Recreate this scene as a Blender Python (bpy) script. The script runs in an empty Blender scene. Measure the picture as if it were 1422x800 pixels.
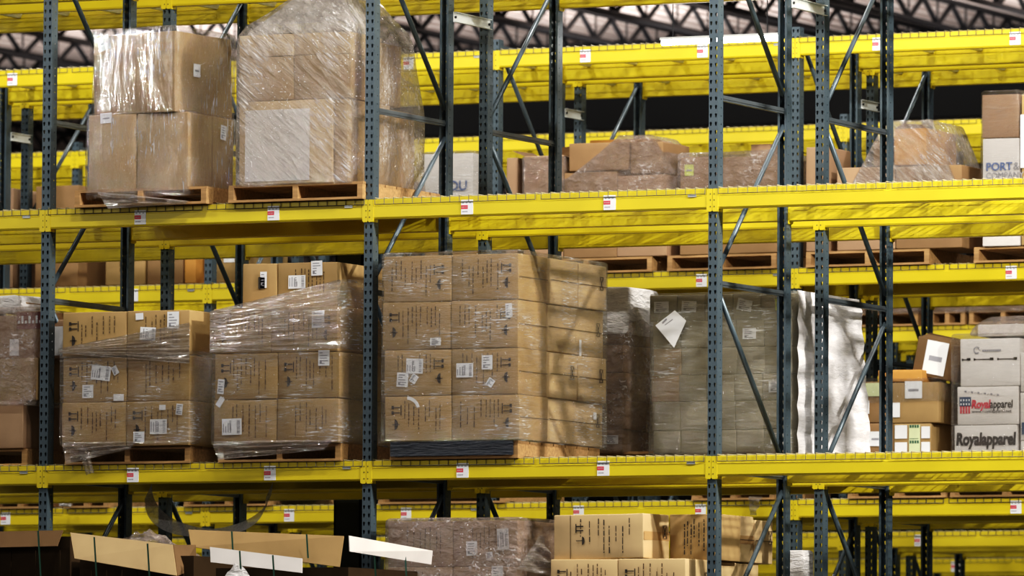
import bpy, bmesh, math, random
from mathutils import Vector, Matrix, noise
import numpy as np
random.seed(7)
scene = bpy.context.scene
col = scene.collection
R_ = math.radians

# ---------------------------------------------------------------- camera
FPX, CW, CH = 10206.0, 1422, 800
YAW, PIT, ROL = R_(25.57), R_(3.82), R_(0.34)
CAM = Vector((24.64, -44.04, 1.61))
_c, _s = math.cos(YAW), math.sin(YAW)
FWD = Vector((-_s*math.cos(PIT), _c*math.cos(PIT), math.sin(PIT)))
_r = Vector((_c, _s, 0)); _u = _r.cross(FWD)
RGT = _r*math.cos(ROL) + _u*math.sin(ROL)
UPV = -_r*math.sin(ROL) + _u*math.cos(ROL)
cam_data = bpy.data.cameras.new('camera')
cam = bpy.data.objects.new('camera', cam_data); col.objects.link(cam)
cam.matrix_world = Matrix(((RGT.x, UPV.x, -FWD.x, CAM.x), (RGT.y, UPV.y, -FWD.y, CAM.y), (RGT.z, UPV.z, -FWD.z, CAM.z), (0, 0, 0, 1)))
cam_data.sensor_fit = 'HORIZONTAL'; cam_data.sensor_width = 36.0
cam_data.lens = FPX/CW*36.0
cam_data.clip_end = 400
cam_data.dof.use_dof = True
cam_data.dof.focus_distance = 49.5
cam_data.dof.aperture_fstop = 4.0
scene.camera = cam
def onY(px, py, y):
    """survey helper: where the sight line of a measured photo point meets the vertical plane at depth y"""
    d = FWD + RGT*((px-CW/2)/FPX) - UPV*((py-CH/2)/FPX)
    return CAM + d*((y-CAM.y)/d.y)
def onX(px, py, x):
    d = FWD + RGT*((px-CW/2)/FPX) - UPV*((py-CH/2)/FPX)
    return CAM + d*((x-CAM.x)/d.x)

# ---------------------------------------------------------------- materials
def nmat(name):
    m = bpy.data.materials.new(name); m.use_nodes = True
    nt = m.node_tree; nt.nodes.clear()
    out = nt.nodes.new('ShaderNodeOutputMaterial')
    return m, nt, out
def N(nt, t, **kw):
    n = nt.nodes.new(t)
    for k, v in kw.items():
        if k.startswith('i_'): n.inputs[k[2:].replace('_', ' ')].default_value = v
        else: setattr(n, k, v)
    return n
def simple(name, colr, rough=.5, metal=0., var=.12, scale=6., bump=0., stretch=(1, 1, 1), objvar=0., spec=.5):
    m, nt, out = nmat(name); L = nt.links.new
    b = N(nt, 'ShaderNodeBsdfPrincipled'); b.inputs['Roughness'].default_value = rough; b.inputs['Metallic'].default_value = metal
    b.inputs['Specular IOR Level'].default_value = spec
    tc = N(nt, 'ShaderNodeTexCoord'); mp = N(nt, 'ShaderNodeMapping'); mp.inputs['Scale'].default_value = stretch
    L(tc.outputs['Object'], mp.inputs['Vector'])
    nz = N(nt, 'ShaderNodeTexNoise'); nz.inputs['Scale'].default_value = scale; nz.inputs['Detail'].default_value = 5
    L(mp.outputs[0], nz.inputs['Vector'])
    mr = N(nt, 'ShaderNodeMapRange'); mr.inputs['From Min'].default_value = .3; mr.inputs['From Max'].default_value = .7
    mr.inputs['To Min'].default_value = 1-var; mr.inputs['To Max'].default_value = 1+var
    L(nz.outputs['Fac'], mr.inputs['Value'])
    val = mr.outputs[0]
    if objvar:
        oi = N(nt, 'ShaderNodeObjectInfo'); m2 = N(nt, 'ShaderNodeMapRange')
        m2.inputs['To Min'].default_value = 1-objvar; m2.inputs['To Max'].default_value = 1+objvar*.6
        L(oi.outputs['Random'], m2.inputs['Value'])
        mu = N(nt, 'ShaderNodeMath', operation='MULTIPLY'); L(val, mu.inputs[0]); L(m2.outputs[0], mu.inputs[1]); val = mu.outputs[0]
    hs = N(nt, 'ShaderNodeHueSaturation'); hs.inputs['Color'].default_value = (*colr, 1)
    L(val, hs.inputs['Value']); L(hs.outputs[0], b.inputs['Base Color'])
    if bump:
        bp = N(nt, 'ShaderNodeBump'); bp.inputs['Strength'].default_value = bump; bp.inputs['Distance'].default_value = .01
        L(nz.outputs['Fac'], bp.inputs['Height']); L(bp.outputs[0], b.inputs['Normal'])
    L(b.outputs[0], out.inputs[0])
    return m
def film(name, lo, hi, scale=5., stretch=(1, 1, 1), tint=(.9, .9, .9), bump=.5, gloss=.14, rough=.13, cut=(.42, .68), rot=(0, 0, 0), dif=(.8, .78, .75), streak=.65):
    """thin stretch film: mostly see-through, streaks of milky folds, wrinkled gloss"""
    m, nt, out = nmat(name); L = nt.links.new
    tc = N(nt, 'ShaderNodeTexCoord'); mp = N(nt, 'ShaderNodeMapping'); mp.inputs['Scale'].default_value = stretch
    m0 = N(nt, 'ShaderNodeMapping'); m0.inputs['Rotation'].default_value = rot
    L(tc.outputs['Object'], m0.inputs['Vector']); L(m0.outputs[0], mp.inputs['Vector'])
    nz = N(nt, 'ShaderNodeTexNoise'); nz.inputs['Scale'].default_value = scale; nz.inputs['Detail'].default_value = 7; nz.inputs['Roughness'].default_value = .62
    nz.inputs['Distortion'].default_value = .5
    L(mp.outputs[0], nz.inputs['Vector'])
    nb = N(nt, 'ShaderNodeTexNoise'); nb.inputs['Scale'].default_value = scale*.45; nb.inputs['Detail'].default_value = 3
    L(tc.outputs['Object'], nb.inputs['Vector'])
    ad = N(nt, 'ShaderNodeMath', operation='ADD'); L(nz.outputs['Fac'], ad.inputs[0]); L(nb.outputs['Fac'], ad.inputs[1])
    hf = N(nt, 'ShaderNodeMath', operation='MULTIPLY'); hf.inputs[1].default_value = .5; L(ad.outputs[0], hf.inputs[0])
    mr = N(nt, 'ShaderNodeMapRange'); mr.inputs['From Min'].default_value = cut[0]; mr.inputs['From Max'].default_value = cut[1]
    mr.inputs['To Min'].default_value = lo; mr.inputs['To Max'].default_value = hi
    L(hf.outputs[0], mr.inputs['Value'])
    # crisp stretched creases that whiten the film in patches; painted white stands for glints
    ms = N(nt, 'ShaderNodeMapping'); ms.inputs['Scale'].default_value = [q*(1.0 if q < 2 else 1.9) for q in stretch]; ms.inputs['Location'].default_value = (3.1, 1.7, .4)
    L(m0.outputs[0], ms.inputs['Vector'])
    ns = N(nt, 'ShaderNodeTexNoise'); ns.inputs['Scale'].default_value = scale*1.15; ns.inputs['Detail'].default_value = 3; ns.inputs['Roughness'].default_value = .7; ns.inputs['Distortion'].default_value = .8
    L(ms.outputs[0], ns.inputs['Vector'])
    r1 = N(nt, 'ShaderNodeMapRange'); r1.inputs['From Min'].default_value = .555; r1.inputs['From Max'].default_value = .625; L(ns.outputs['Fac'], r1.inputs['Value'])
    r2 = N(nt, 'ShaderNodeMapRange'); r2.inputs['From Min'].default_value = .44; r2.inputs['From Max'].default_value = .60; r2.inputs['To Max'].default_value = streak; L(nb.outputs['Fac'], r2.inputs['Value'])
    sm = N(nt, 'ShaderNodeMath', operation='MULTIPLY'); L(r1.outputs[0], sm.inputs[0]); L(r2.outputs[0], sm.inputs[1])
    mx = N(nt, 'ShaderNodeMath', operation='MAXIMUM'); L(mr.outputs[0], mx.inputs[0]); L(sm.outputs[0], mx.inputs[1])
    bp = N(nt, 'ShaderNodeBump'); bp.inputs['Strength'].default_value = bump; bp.inputs['Distance'].default_value = .11
    L(nz.outputs['Fac'], bp.inputs['Height'])
    tr = N(nt, 'ShaderNodeBsdfTransparent'); tr.inputs[0].default_value = (*tint, 1)
    gl = N(nt, 'ShaderNodeBsdfGlossy'); gl.inputs['Roughness'].default_value = rough*.7; L(bp.outputs[0], gl.inputs['Normal'])
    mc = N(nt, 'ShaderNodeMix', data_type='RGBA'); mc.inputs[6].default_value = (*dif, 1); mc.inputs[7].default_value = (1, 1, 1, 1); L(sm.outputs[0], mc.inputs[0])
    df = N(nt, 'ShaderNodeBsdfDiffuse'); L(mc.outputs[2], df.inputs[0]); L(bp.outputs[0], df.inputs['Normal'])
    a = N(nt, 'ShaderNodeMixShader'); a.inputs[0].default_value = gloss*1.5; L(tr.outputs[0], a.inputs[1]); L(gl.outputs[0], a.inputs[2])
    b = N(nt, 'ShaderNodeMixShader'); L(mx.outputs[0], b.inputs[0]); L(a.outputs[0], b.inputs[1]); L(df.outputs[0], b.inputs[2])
    L(b.outputs[0], out.inputs[0])
    return m
M = {}
M['yellow'] = simple('yellow_beam_paint', (.68, .535, .022), .32, 0, .06, 3)
M['steel'] = simple('blue_grey_rack_paint', (.080, .110, .130), .36, .25, .14, 2.5)
M['galv'] = simple('galvanised_steel', (.62, .64, .62), .35, .7, .12, 20)
M['spacer'] = simple('pale_galvanised_plate', (.80, .84, .82), .45, .1, .06, 9)
M['brace'] = simple('brace_steel', (.16, .185, .20), .30, .6, .15, 5)
M['wire'] = simple('galvanised_wire', (.40, .36, .22), .45, .3, .05, 5)
M['lip'] = simple('dark_wire_lip', (.10, .095, .07), .5, .2, .05, 5)
M['dark'] = simple('dark_slot', (.012, .013, .015), .6)
M['kraft'] = simple('kraft_cardboard', (.40, .268, .118), .75, 0, .10, 4, .06, (1, 1, 1), .10, .25)
M['kraft_light'] = simple('light_kraft_cardboard', (.54, .39, .205), .75, 0, .08, 4, .06, (1, 1, 1), .07, .25)
M['kraft_brown'] = simple('brown_cardboard', (.28, .17, .08), .72, 0, .12, 4, .08, (1, 1, 1), .12, .3)
M['kraft_pink'] = simple('pinkish_cardboard', (.35, .225, .135), .72, 0, .12, 4, .08, (1, 1, 1), .12, .3)
M['kraft_grey'] = simple('grey_green_cardboard', (.27, .235, .15), .72, 0, .10, 4, .08, (1, 1, 1), .10, .3)
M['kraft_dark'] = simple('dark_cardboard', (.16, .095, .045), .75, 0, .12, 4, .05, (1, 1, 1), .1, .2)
M['orange'] = simple('orange_kraft_cardboard', (.58, .29, .075), .7, 0, .1, 4, .05, (1, 1, 1), .05, .25)
M['white_board'] = simple('white_cardboard', (.70, .66, .62), .7, 0, .06, 4, .05, (1, 1, 1), .05, .25)
M['crimson'] = simple('dark_red_print', (.16, .02, .015), .5)
M['paper'] = simple('white_paper', (.82, .83, .84), .6, 0, .03, 8)
M['ink'] = simple('black_ink', (.035, .028, .022), .7, 0, .2, 30)
M['ink_soft'] = simple('faded_ink', (.10, .062, .03), .75, 0, .3, 30)
M['red'] = simple('red_print', (.62, .06, .09), .6)
M['grey_ink'] = simple('grey_print', (.30, .30, .33), .6)
M['blue_ink'] = simple('blue_print', (.10, .16, .34), .6)
M['navy_ink'] = simple('navy_print', (.05, .08, .14), .6)
M['lime'] = simple('lime_sticker', (.62, .72, .12), .6)
M['pale_lime'] = simple('pale_lime_label', (.66, .72, .42), .6)
M['tape'] = simple('tan_packing_tape', (.44, .27, .12), .25, 0, .06, 6, 0, (1, 1, 1), 0, .6)
M['wood'] = simple('pallet_wood', (.40, .24, .105), .75, 0, .25, 5, .15, (1, 9, 9), .12, .3)
M['teal'] = simple('teal_board', (.04, .22, .26), .5)
M['strap'] = simple('green_plastic_strap', (.035, .11, .075), .35)
M['black_film'] = simple('black_pallet_film', (.035, .04, .05), .2, 0, .3, 14, .5, (1, 1, 6))
M['concrete'] = simple('concrete_floor', (.10, .097, .09), .55, 0, .12, 1.2)
M['roof'] = simple('painted_roof_deck', (.66, .58, .54), .8, 0, .10, 1.0)
M['joist'] = simple('dark_joist_steel', (.016, .017, .020), .55, 0, .1, 3)
M['girder'] = simple('dark_header', (.006, .007, .007), .8, 0, .3, .6)
M['wall'] = simple('dark_wall', (.02, .02, .022), .85)
M['column'] = simple('black_column_paint', (.010, .012, .014), .5)
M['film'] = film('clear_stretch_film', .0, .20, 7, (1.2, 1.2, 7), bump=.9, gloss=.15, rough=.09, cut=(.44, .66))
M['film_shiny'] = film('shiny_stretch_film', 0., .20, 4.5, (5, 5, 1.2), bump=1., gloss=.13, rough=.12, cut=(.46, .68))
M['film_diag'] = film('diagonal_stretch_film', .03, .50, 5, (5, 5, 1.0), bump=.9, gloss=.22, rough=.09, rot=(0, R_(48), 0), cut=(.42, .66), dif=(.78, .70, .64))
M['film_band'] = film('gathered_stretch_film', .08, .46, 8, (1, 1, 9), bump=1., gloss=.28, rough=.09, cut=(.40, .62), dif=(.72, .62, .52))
M['film_white'] = film('milky_white_film', .62, .95, 6, (1.5, 1.5, 5), bump=.8, gloss=.25, cut=(.35, .6), dif=(.95, .92, .90))
M['film_grey'] = film('hazy_grey_film', .12, .42, 5, (1.2, 1.2, 6), bump=.4, gloss=.10, cut=(.38, .64), dif=(.46, .45, .38))
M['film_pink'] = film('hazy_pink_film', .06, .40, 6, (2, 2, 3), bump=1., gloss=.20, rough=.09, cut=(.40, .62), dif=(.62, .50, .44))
M['film_side'] = film('opaque_layered_film', .72, .97, 6, (1.5, 1.5, 8), bump=.22, gloss=.3, cut=(.35, .6), dif=(.95, .92, .92))
M['film_thin'] = film('thin_clear_film', .0, .10, 7, (1.2, 1.2, 7), bump=.9, gloss=.13, rough=.09, cut=(.44, .66), streak=.22)
M['film_milky'] = film('milky_crumpled_film', .35, .72, 5, (2, 2, 2), bump=.9, gloss=.2, cut=(.38, .62), dif=(.80, .76, .72))
M['film_strip'] = film('plastic_strip_film', .45, .75, 8, (9, 2, 9), bump=.6, gloss=.3, cut=(.4, .6))
M['box_shaded'] = simple('shaded_bulk_box_board', (.045, .028, .014), .8, 0, .15, 4, 0, (1, 1, 1), .1, .1)  # near-black board: the unlit shade below the flaps is put into the colour
def emis(name, c, s):
    m, nt, out = nmat(name); e = N(nt, 'ShaderNodeEmission'); e.inputs[0].default_value = (*c, 1); e.inputs[1].default_value = s
    nt.links.new(e.outputs[0], out.inputs[0]); return m
M['tube'] = emis('lit_fluorescent_tube', (1, .97, .93), 30)

# ---------------------------------------------------------------- mesh helpers
class MB:
    def __init__(s): s.v = []; s.f = []; s.m = []
    def vert(s, p): s.v.append(tuple(p)); return len(s.v)-1
    def face(s, pts, mi=0):
        s.f.append([s.vert(p) for p in pts]); s.m.append(mi)
    def box(s, x0, x1, y0, y1, z0, z1, mi=0):
        b = len(s.v)
        for z in (z0, z1):
            for x, y in ((x0, y0), (x1, y0), (x1, y1), (x0, y1)): s.v.append((x, y, z))
        for q in ((3, 2, 1, 0), (4, 5, 6, 7), (0, 1, 5, 4), (1, 2, 6, 5), (2, 3, 7, 6), (3, 0, 4, 7)):
            s.f.append([b+i for i in q]); s.m.append(mi)
    def tube(s, p0, p1, r, n=6, mi=0, caps=True):
        p0, p1 = Vector(p0), Vector(p1); d = (p1-p0).normalized()
        a = d.orthogonal().normalized(); c = d.cross(a); b = len(s.v)
        for p in (p0, p1):
            for i in range(n):
                t = 2*math.pi*(i+.5)/n; s.v.append(tuple(p+a*(r*math.cos(t))+c*(r*math.sin(t))))
        for i in range(n):
            j = (i+1) % n; s.f.append([b+i, b+j, b+n+j, b+n+i]); s.m.append(mi)
        if caps:
            s.f.append([b+i for i in range(n)][::-1]); s.m.append(mi); s.f.append([b+n+i for i in range(n)]); s.m.append(mi)
    def prismx(s, prof, x0, x1, mi=0):
        b = len(s.v); n = len(prof)
        for x in (x0, x1):
            for y, z in prof: s.v.append((x, y, z))
        for i in range(n):
            j = (i+1) % n; s.f.append([b+i, b+n+i, b+n+j, b+j]); s.m.append(mi)
        s.f.append([b+i for i in range(n)]); s.m.append(mi); s.f.append([b+n+i for i in range(n)][::-1]); s.m.append(mi)
    def grid(s, fn, nu, nv, mi=0):
        b = len(s.v)
        for j in range(nv+1):
            for i in range(nu+1): s.v.append(tuple(fn(i/nu, j/nv)))
        for j in range(nv):
            for i in range(nu):
                a = b+j*(nu+1)+i; s.f.append([a, a+1, a+nu+2, a+nu+1]); s.m.append(mi)
    def mesh(s, name, mats, smooth=False):
        me = bpy.data.meshes.new(name); me.from_pydata(s.v, [], s.f)
        for m in mats: me.materials.append(M[m] if isinstance(m, str) else m)
        me.polygons.foreach_set('material_index', s.m)
        if smooth: me.polygons.foreach_set('use_smooth', [True]*len(me.polygons))
        me.update(); return me
def put(name, me, loc=(0, 0, 0), rot=(0, 0, 0), parent=None):
    o = bpy.data.objects.new(name, me); o.location = loc; o.rotation_euler = rot
    col.objects.link(o)
    if parent: o.parent = parent
    return o
def tag(o, label, cat, group=None, kind='thing'):
    o['label'] = label; o['category'] = cat; o['kind'] = kind
    if group: o['group'] = group
    return o
def struct(name, mb, mats, label=None):
    o = put(name, mb.mesh(name, mats)); o['kind'] = 'structure'
    if label: o['label'] = label
    return o
def copy_tree(o, parent=None):
    c = o.copy(); col.objects.link(c)
    if parent: c.parent = parent
    for ch in list(o.children): copy_tree(ch, c)
    return c

# ---------------------------------------------------------------- rack constants
W, HZ, Z1 = 2.515, 1.76, 3.73
PW, PD, D = .066, .085, 1.22        # post width, post depth, frame depth
TOP = 7.36
ROWY = {'A': 0, 'B': 1.754, 'C': 7.15, 'D': 8.65, 'E': 14.05, 'F': 15.55, 'G': 21.2}
XOFF = {('A', 0): .013, ('A', 1): -.019, ('B', 1): -.016, ('B', 2): .011, ('C', 0): -.012, ('C', 1): .014}
def LZ(row, l):
    z = Z1+HZ*(l-1)
    if l == 3 and row in 'AB': z -= .05
    return z
def FX(row, i): return W*i + XOFF.get((row, i), 0)
ROWN = {'A': 'nearest rack row', 'B': 'second rack row', 'C': 'third rack row', 'D': 'fourth rack row',
        'E': 'fifth rack row', 'F': 'sixth rack row', 'G': 'seventh rack row'}
LEVN = {0: 'bottom level', 1: 'lower level', 2: 'middle level', 3: 'top level'}
ORD = ['first', 'second', 'third', 'fourth', 'fifth', 'sixth']
FRAMES = {'A': range(-1, 4), 'B': range(-1, 4), 'C': range(-2, 3), 'D': range(-3, 3), 'E': range(-4, 2), 'F': range(-4, 2), 'G': range(-5, 1)}

# ---- perforated C-section post, built cell by cell: real teardrop slots in the face, small round holes in the flange
def post_mesh():
    mb = MB(); pitch = .0555; n = int(TOP/pitch)
    hw = PW/2
    def plate(cells, P, hole):
        pass
    for k in range(n):
        z0 = k*pitch; z1 = z0+pitch; zc = z0+pitch*.5
        for (xa, xb) in ((-hw, -.004), (.004, hw)):
            xc = (xa+xb)/2
            # teardrop: wide rounded top, narrow foot
            hole = [(-.004, -.013), (.004, -.013), (.0062, -.001), (.0082, .005), (.0065, .0115), (0, .014), (-.0065, .0115), (-.0082, .005), (-.0062, -.001)]
            H = [(xc+a, 0, zc+b) for a, b in hole]
            c00, c10, c11, c01 = (xa, 0, z0), (xb, 0, z0), (xb, 0, z1), (xa, 0, z1)
            for q in ([c00, c10, H[1], H[0]], [c10, H[2], H[1]], [c10, c11, H[3], H[2]], [c11, H[4], H[3]], [c11, c01, H[6], H[5], H[4]],
                      [c01, H[7], H[6]], [c01, c00, H[8], H[7]], [c00, H[0], H[8]]):
                mb.face(q)
        # flanges
        for sx in (-1, 1):
            x = sx*hw; yc = PD*.62; r = .0042
            hx = [(x, yc-r, zc-r), (x, yc+r, zc-r), (x, yc+r, zc+r), (x, yc-r, zc+r)]
            o = [(x, 0, z0), (x, PD, z0), (x, PD, z1), (x, 0, z1)]
            for i in range(4):
                j = (i+1) % 4; mb.face([o[i], o[j], hx[j], hx[i]])
    z = n*pitch
    # centre rib, groove and rear lips
    mb.box(-.004, .004, -.0, .006, 0, z)
    mb.box(-hw, -hw+.016, PD-.003, PD, 0, z); mb.box(hw-.016, hw, PD-.003, PD, 0, z)
    mb.box(-hw, hw, .0, PD, z, z+.003)
    return mb.mesh('post', ['steel'])
POST = post_mesh()
def brace_mesh(z0, z1):
    mb = MB(); y0, y1 = PD*.75, D-PD*.75
    mb.tube((0, y0, z0), (0, y1, z1), .0175, 8)
    return mb.mesh('brace', ['steel'], True)
def hbrace_mesh():
    mb = MB(); y0, y1 = PD*.75, D-PD*.75
    mb.box(-.013, .013, y0, y1, -.019, .019); mb.box(.013, .018, y0, y1, -.006, .006)
    return mb.mesh('horizontal_brace', ['brace'])
HBR = hbrace_mesh()
BR_DN = brace_mesh(1.20, .10)      # high at front, low at rear
BR_UP = brace_mesh(.07, 1.13)      # low at front, high at rear
def foot_mesh():
    mb = MB(); mb.box(-.06, .06, -.02, .11, 0, .008); mb.tube((-.045, .045, .008), (-.045, .045, .02), .01, 6); mb.tube((.045, .045, .008), (.045, .045, .02), .01, 6)
    return mb.mesh('base_plate', ['steel'])
FOOT = foot_mesh()
HS = [1.18, 2.41, 3.64, 4.87, 6.10, 7.28]
def make_frame(phase):
    root = bpy.data.objects.new('rack_upright_frame', None); col.objects.link(root)
    for y_, r_ in ((0, 0), (D, math.pi)):
        q = put('post', POST, (0, y_, .008), (0, 0, r_), root); put('base_plate', FOOT, (0, 0, -.008), (0, 0, 0), q)
    
    for z in HS: put('horizontal_brace', HBR, (0, 0, z), (0, 0, 0), root)
    put('diagonal_brace', BR_UP, (0, 0, .02), (0, 0, 0), root) if phase else put('diagonal_brace', BR_DN, (0, 0, 0), (0, 0, 0), root)
    for k in range(5):
        dn = (k % 2 == 0) ^ bool(phase)        # alternate panels
        me = BR_DN if not dn else BR_UP
        put('diagonal_brace', me, (0, 0, HS[k]), (0, 0, 0), root)
    return root
# panel between 6.10 and 7.28 (k=4): A rows fall toward the rear -> dn False means BR_DN
protoF = {0: None, 1: None}
for row, rng in FRAMES.items():
    ph = 1 if row in 'ACEG' else 0
    # rows A, C: top panel descends front-to-rear
    ph = 1 if ph else 0
    for n, i in enumerate(rng):
        if protoF[ph] is None: o = protoF[ph] = make_frame(ph)
        else: o = copy_tree(protoF[ph])
        o.location = (FX(row, i), ROWY[row], 0)
        tag(o, f'blue-grey perforated upright frame, {ORD[n]} from the left in the {ROWN[row]}', 'rack frame', f'upright frames of the {ROWN[row]}')
print('frames', len([o for o in col.objects if o.name.startswith('rack_upright')]))

# ---- step beams
BH, BT = .132, .055
def beam_mesh(L):
    mb = MB()
    prof = [(-.006, -.002), (-.006, -.044), (-.010, -.048), (-.010, -BH+.012), (-.004, -BH), (BT-.006, -BH), (BT, -BH+.006), (BT, -.040), (.030, -.040), (.030, 0), (-.003, 0)]
    mb.prismx(prof, 0, L)
    return mb.mesh('beam_rail', ['yellow'])
def bracket_mesh(sx):
    mb = MB()
    xa, xb = (.0015, .042)
    pr = [(xa, -.151+.008), (xa+.006, -.151), (xb-.008, -.151), (xb, -.143), (xb, 0), (xa+.006, .0), (xa, -.006)]
    f = [(sx*x, -.0125, z) for x, z in pr]; b = [(sx*x, -.003, z) for x, z in pr]
    mb.face(f if sx > 0 else f[::-1]); mb.face(b[::-1] if sx > 0 else b)
    for i in range(len(pr)):
        j = (i+1) % len(pr); q = [f[i], b[i], b[j], f[j]]; mb.face(q if sx > 0 else q[::-1])
    x0, x1 = sorted((sx*(PW/2+.001), sx*(PW/2+.006))); mb.box(x0, x1, -.006, .06, -.151, 0)
    for z in (-.035, -.075, -.118):
        x0, x1 = sorted((sx*.011, sx*.017)); mb.box(x0, x1, -.0135, -.0120, z-.004, z+.004, 1)
    return mb.mesh('end_bracket', ['yellow', 'dark'])
BRK = {1: bracket_mesh(1), -1: bracket_mesh(-1)}
def tag_mesh():
    mb = MB(); w, h = .088, .098
    mb.box(-w/2, w/2, -.0025, 0, -h, 0, 0)
    y = -.003
    def r(x0, x1, z0, z1, mi): mb.face([(x0, y, z0), (x1, y, z0), (x1, y, z1), (x0, y, z1)], mi)
    r(-w/2, .006, -.062, -.036, 1)
    for k in range(5): r(-.038+k*.008, -.033+k*.008, -.053, -.045, 0)
    for k in range(3): r(-.036+k*.026, -.022+k*.026, -.024, -.018, 2)
    for k in range(6): r(-.036+k*.007, -.031+k*.007, -.083, -.075, 2)
    return mb.mesh('location_label', ['paper', 'red', 'grey_ink'])
TAG = tag_mesh()
def clip_mesh():
    mb = MB(); mb.box(-.03, .03, -.005, 0, -.009, .009); mb.box(-.03, .03, -.006, -.005, -.002, .001, 1); return mb.mesh('safety_clip', ['galv', 'dark'])
CLIP = clip_mesh()
beam_cache = {}
def make_beam(row, i, l, side, tags=(), clip=False):
    xa, xb = FX(row, i), FX(row, i+1)
    L = round(xb-xa-PW-.014, 3)
    if L not in beam_cache: beam_cache[L] = beam_mesh(L)
    root = bpy.data.objects.new('load_beam', None); col.objects.link(root)
    y = ROWY[row] if side == 'front' else ROWY[row]+D
    rz = 0 if side == 'front' else math.pi
    root.location = ((xa+xb)/2, y, LZ(row, l)); root.rotation_euler = (0, 0, rz)
    put('beam_rail', beam_cache[L], (-L/2, 0, 0), (0, 0, 0), root)
    h = (xb-xa)/2
    put('end_bracket', BRK[1], (-h, 0, 0), (0, 0, 0), root); put('end_bracket', BRK[-1], (h, 0, 0), (0, 0, 0), root)
    for tx in tags:
        t = put('location_label', TAG, (tx-(xa+xb)/2, -.0105, -.022), (0, 0, 0), root); t['label'] = 'white location label with a red bar'
    if clip:
        put('safety_clip', CLIP, (h-.145, -.0105, -.042), (0, 0, 0), root)
    bays = list(FRAMES[row])
    tag(root, f'yellow {side} beam, {LEVN[l]}, {ORD[bays.index(i)]} bay from the left, {ROWN[row]}', 'shelf beam', f'yellow beams of the {ROWN[row]}')
    return root

# ---- wire decks
DKW = (W-PW-.02)/2-.022
def deck_mesh():
    mb = MB(); n = 18; r = .0032
    y0, y1 = -.0135, D+.0135
    for k in range(n):
        x = -DKW/2+DKW*k/(n-1)
        mb.tube((x, y0, .004), (x, y1, .004), r, 4, 0, False)
        mb.tube((x, y0, .004), (x, y0, -.042), r*.8, 4, 1, False)
        mb.tube((x, y1, .004), (x, y1, -.042), r*.8, 4, 1, False)
    m = 12
    for k in range(m+1):
        y = .02+(D-.04)*k/m
        mb.tube((-DKW/2, y, -.001), (DKW/2, y, -.001), r, 4, 0, False)
    for y in (y0-.002, y1+.002):
        mb.tube((-DKW/2, y, -.040), (DKW/2, y, -.040), r*.8, 4, 1, False)
    return mb.mesh('wire_grid', ['wire', 'lip'])
def chan_mesh():
    mb = MB(); mb.prismx([(-.03, -.005), (-.03, -.007), (-.016, -.034), (.016, -.034), (.03, -.007), (.03, -.005), (.018, -.007), (.012, -.030), (-.012, -.030), (-.018, -.007)], .032, D-.032)
    me = mb.mesh('support_channel', ['galv']); me.transform(Matrix.Rotation(math.pi/2, 4, 'Z')); return me
DECK, CHAN = deck_mesh(), chan_mesh()
protoD = None
def make_deck(row, i, l, half):
    global protoD
    if protoD is None:
        root = put('wire_deck', DECK)
        for x in (-.40, 0, .40): put('support_channel', CHAN, (x, 0, 0), (0, 0, 0), root)
        protoD = o = root
    else: o = copy_tree(protoD)
    xc = (FX(row, i)+FX(row, i+1))/2 + (-1 if half == 0 else 1)*(DKW/2+.022)
    o.location = (xc, ROWY[row], LZ(row, l)+.006)
    bays = list(FRAMES[row])
    tag(o, f'wire mesh deck, {LEVN[l]}, {ORD[bays.index(i)]} bay from the left, {"left" if half == 0 else "right"} half, {ROWN[row]}', 'wire deck', f'wire decks of the {ROWN[row]}')
    return o
TAGPX = {('A', 2): [195, 380, 649, 847], ('A', 1): [188, 378, 645, 840], ('C', 3): [15, 566, 812, 975, 1219, 1410], ('C', 2): [186, 975, 1405],
         ('C', 1): [12, 405, 567, 806, 975, 1412], ('E', 1): [1278, 905], ('E', 2): [700, 930], ('G', 1): [1328]}
LEVELS = {'A': (0, 1, 2, 3), 'B': (1, 2, 3), 'C': (1, 2, 3), 'D': (1, 2, 3), 'E': (1, 2, 3), 'F': (1, 2, 3), 'G': (1, 2)}
for row, levs in LEVELS.items():
    fr = list(FRAMES[row])
    for l in levs + ((0,) if row == 'B' else ()):
        tx = [onY(px, 400, ROWY[row]).x for px in TAGPX.get((row, l), [])]
        for i in fr[:-1]:
            if l == 0 and row == 'B' and i != 1: continue
            t = [x for x in tx if FX(row, i) < x < FX(row, i+1)]
            make_beam(row, i, l, 'front', t, row in 'AC')
            make_beam(row, i, l, 'rear')
            make_deck(row, i, l, 0); make_deck(row, i, l, 1)

# ---- pale row spacers between back-to-back rows
def spacer_mesh(a, b):
    mb = MB(); L = b-a
    mb.box(-.003, .003, 0, L, -.035, .035); mb.box(-.003, .022, 0, L, .032, .035); mb.box(-.003, .022, 0, L, -.035, -.032)
    for y in (.02, L-.02): mb.tube((.003, y, 0), (.012, y, 0), .010, 6, 1)
    return mb.mesh('row_spacer', ['spacer', 'dark'])
SPB = {'A': spacer_mesh(D-.02, ROWY['B']+.02), 'C': spacer_mesh(D-.02, ROWY['D']-ROWY['C']+.02)}
def spacer(row, i, z, label):
    o = put('row_spacer', SPB[row], (FX(row, i)+PW/2+.006, ROWY[row]+D-.02, z)); tag(o, label, 'rack spacer', 'pale spacers tying back-to-back frames')
spacer('A', 1, onY(628, 20, D).z-.02, 'pale steel row spacer high on the frame right of the white-wrapped tall pallet')
spacer('A', 2, onY(1100, 0, D).z-.02, 'pale steel row spacer at the top of the frame beside the lit tube')
spacer('C', -2, onY(15, 190, ROWY['C']+D).z, 'pale steel row spacer on far frame beyond the nearest post at the left edge')
spacer('C', 0, onY(783, 157, ROWY['C']+D).z, 'pale steel row spacer on the far frame above the wrapped low boxes')
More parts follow.
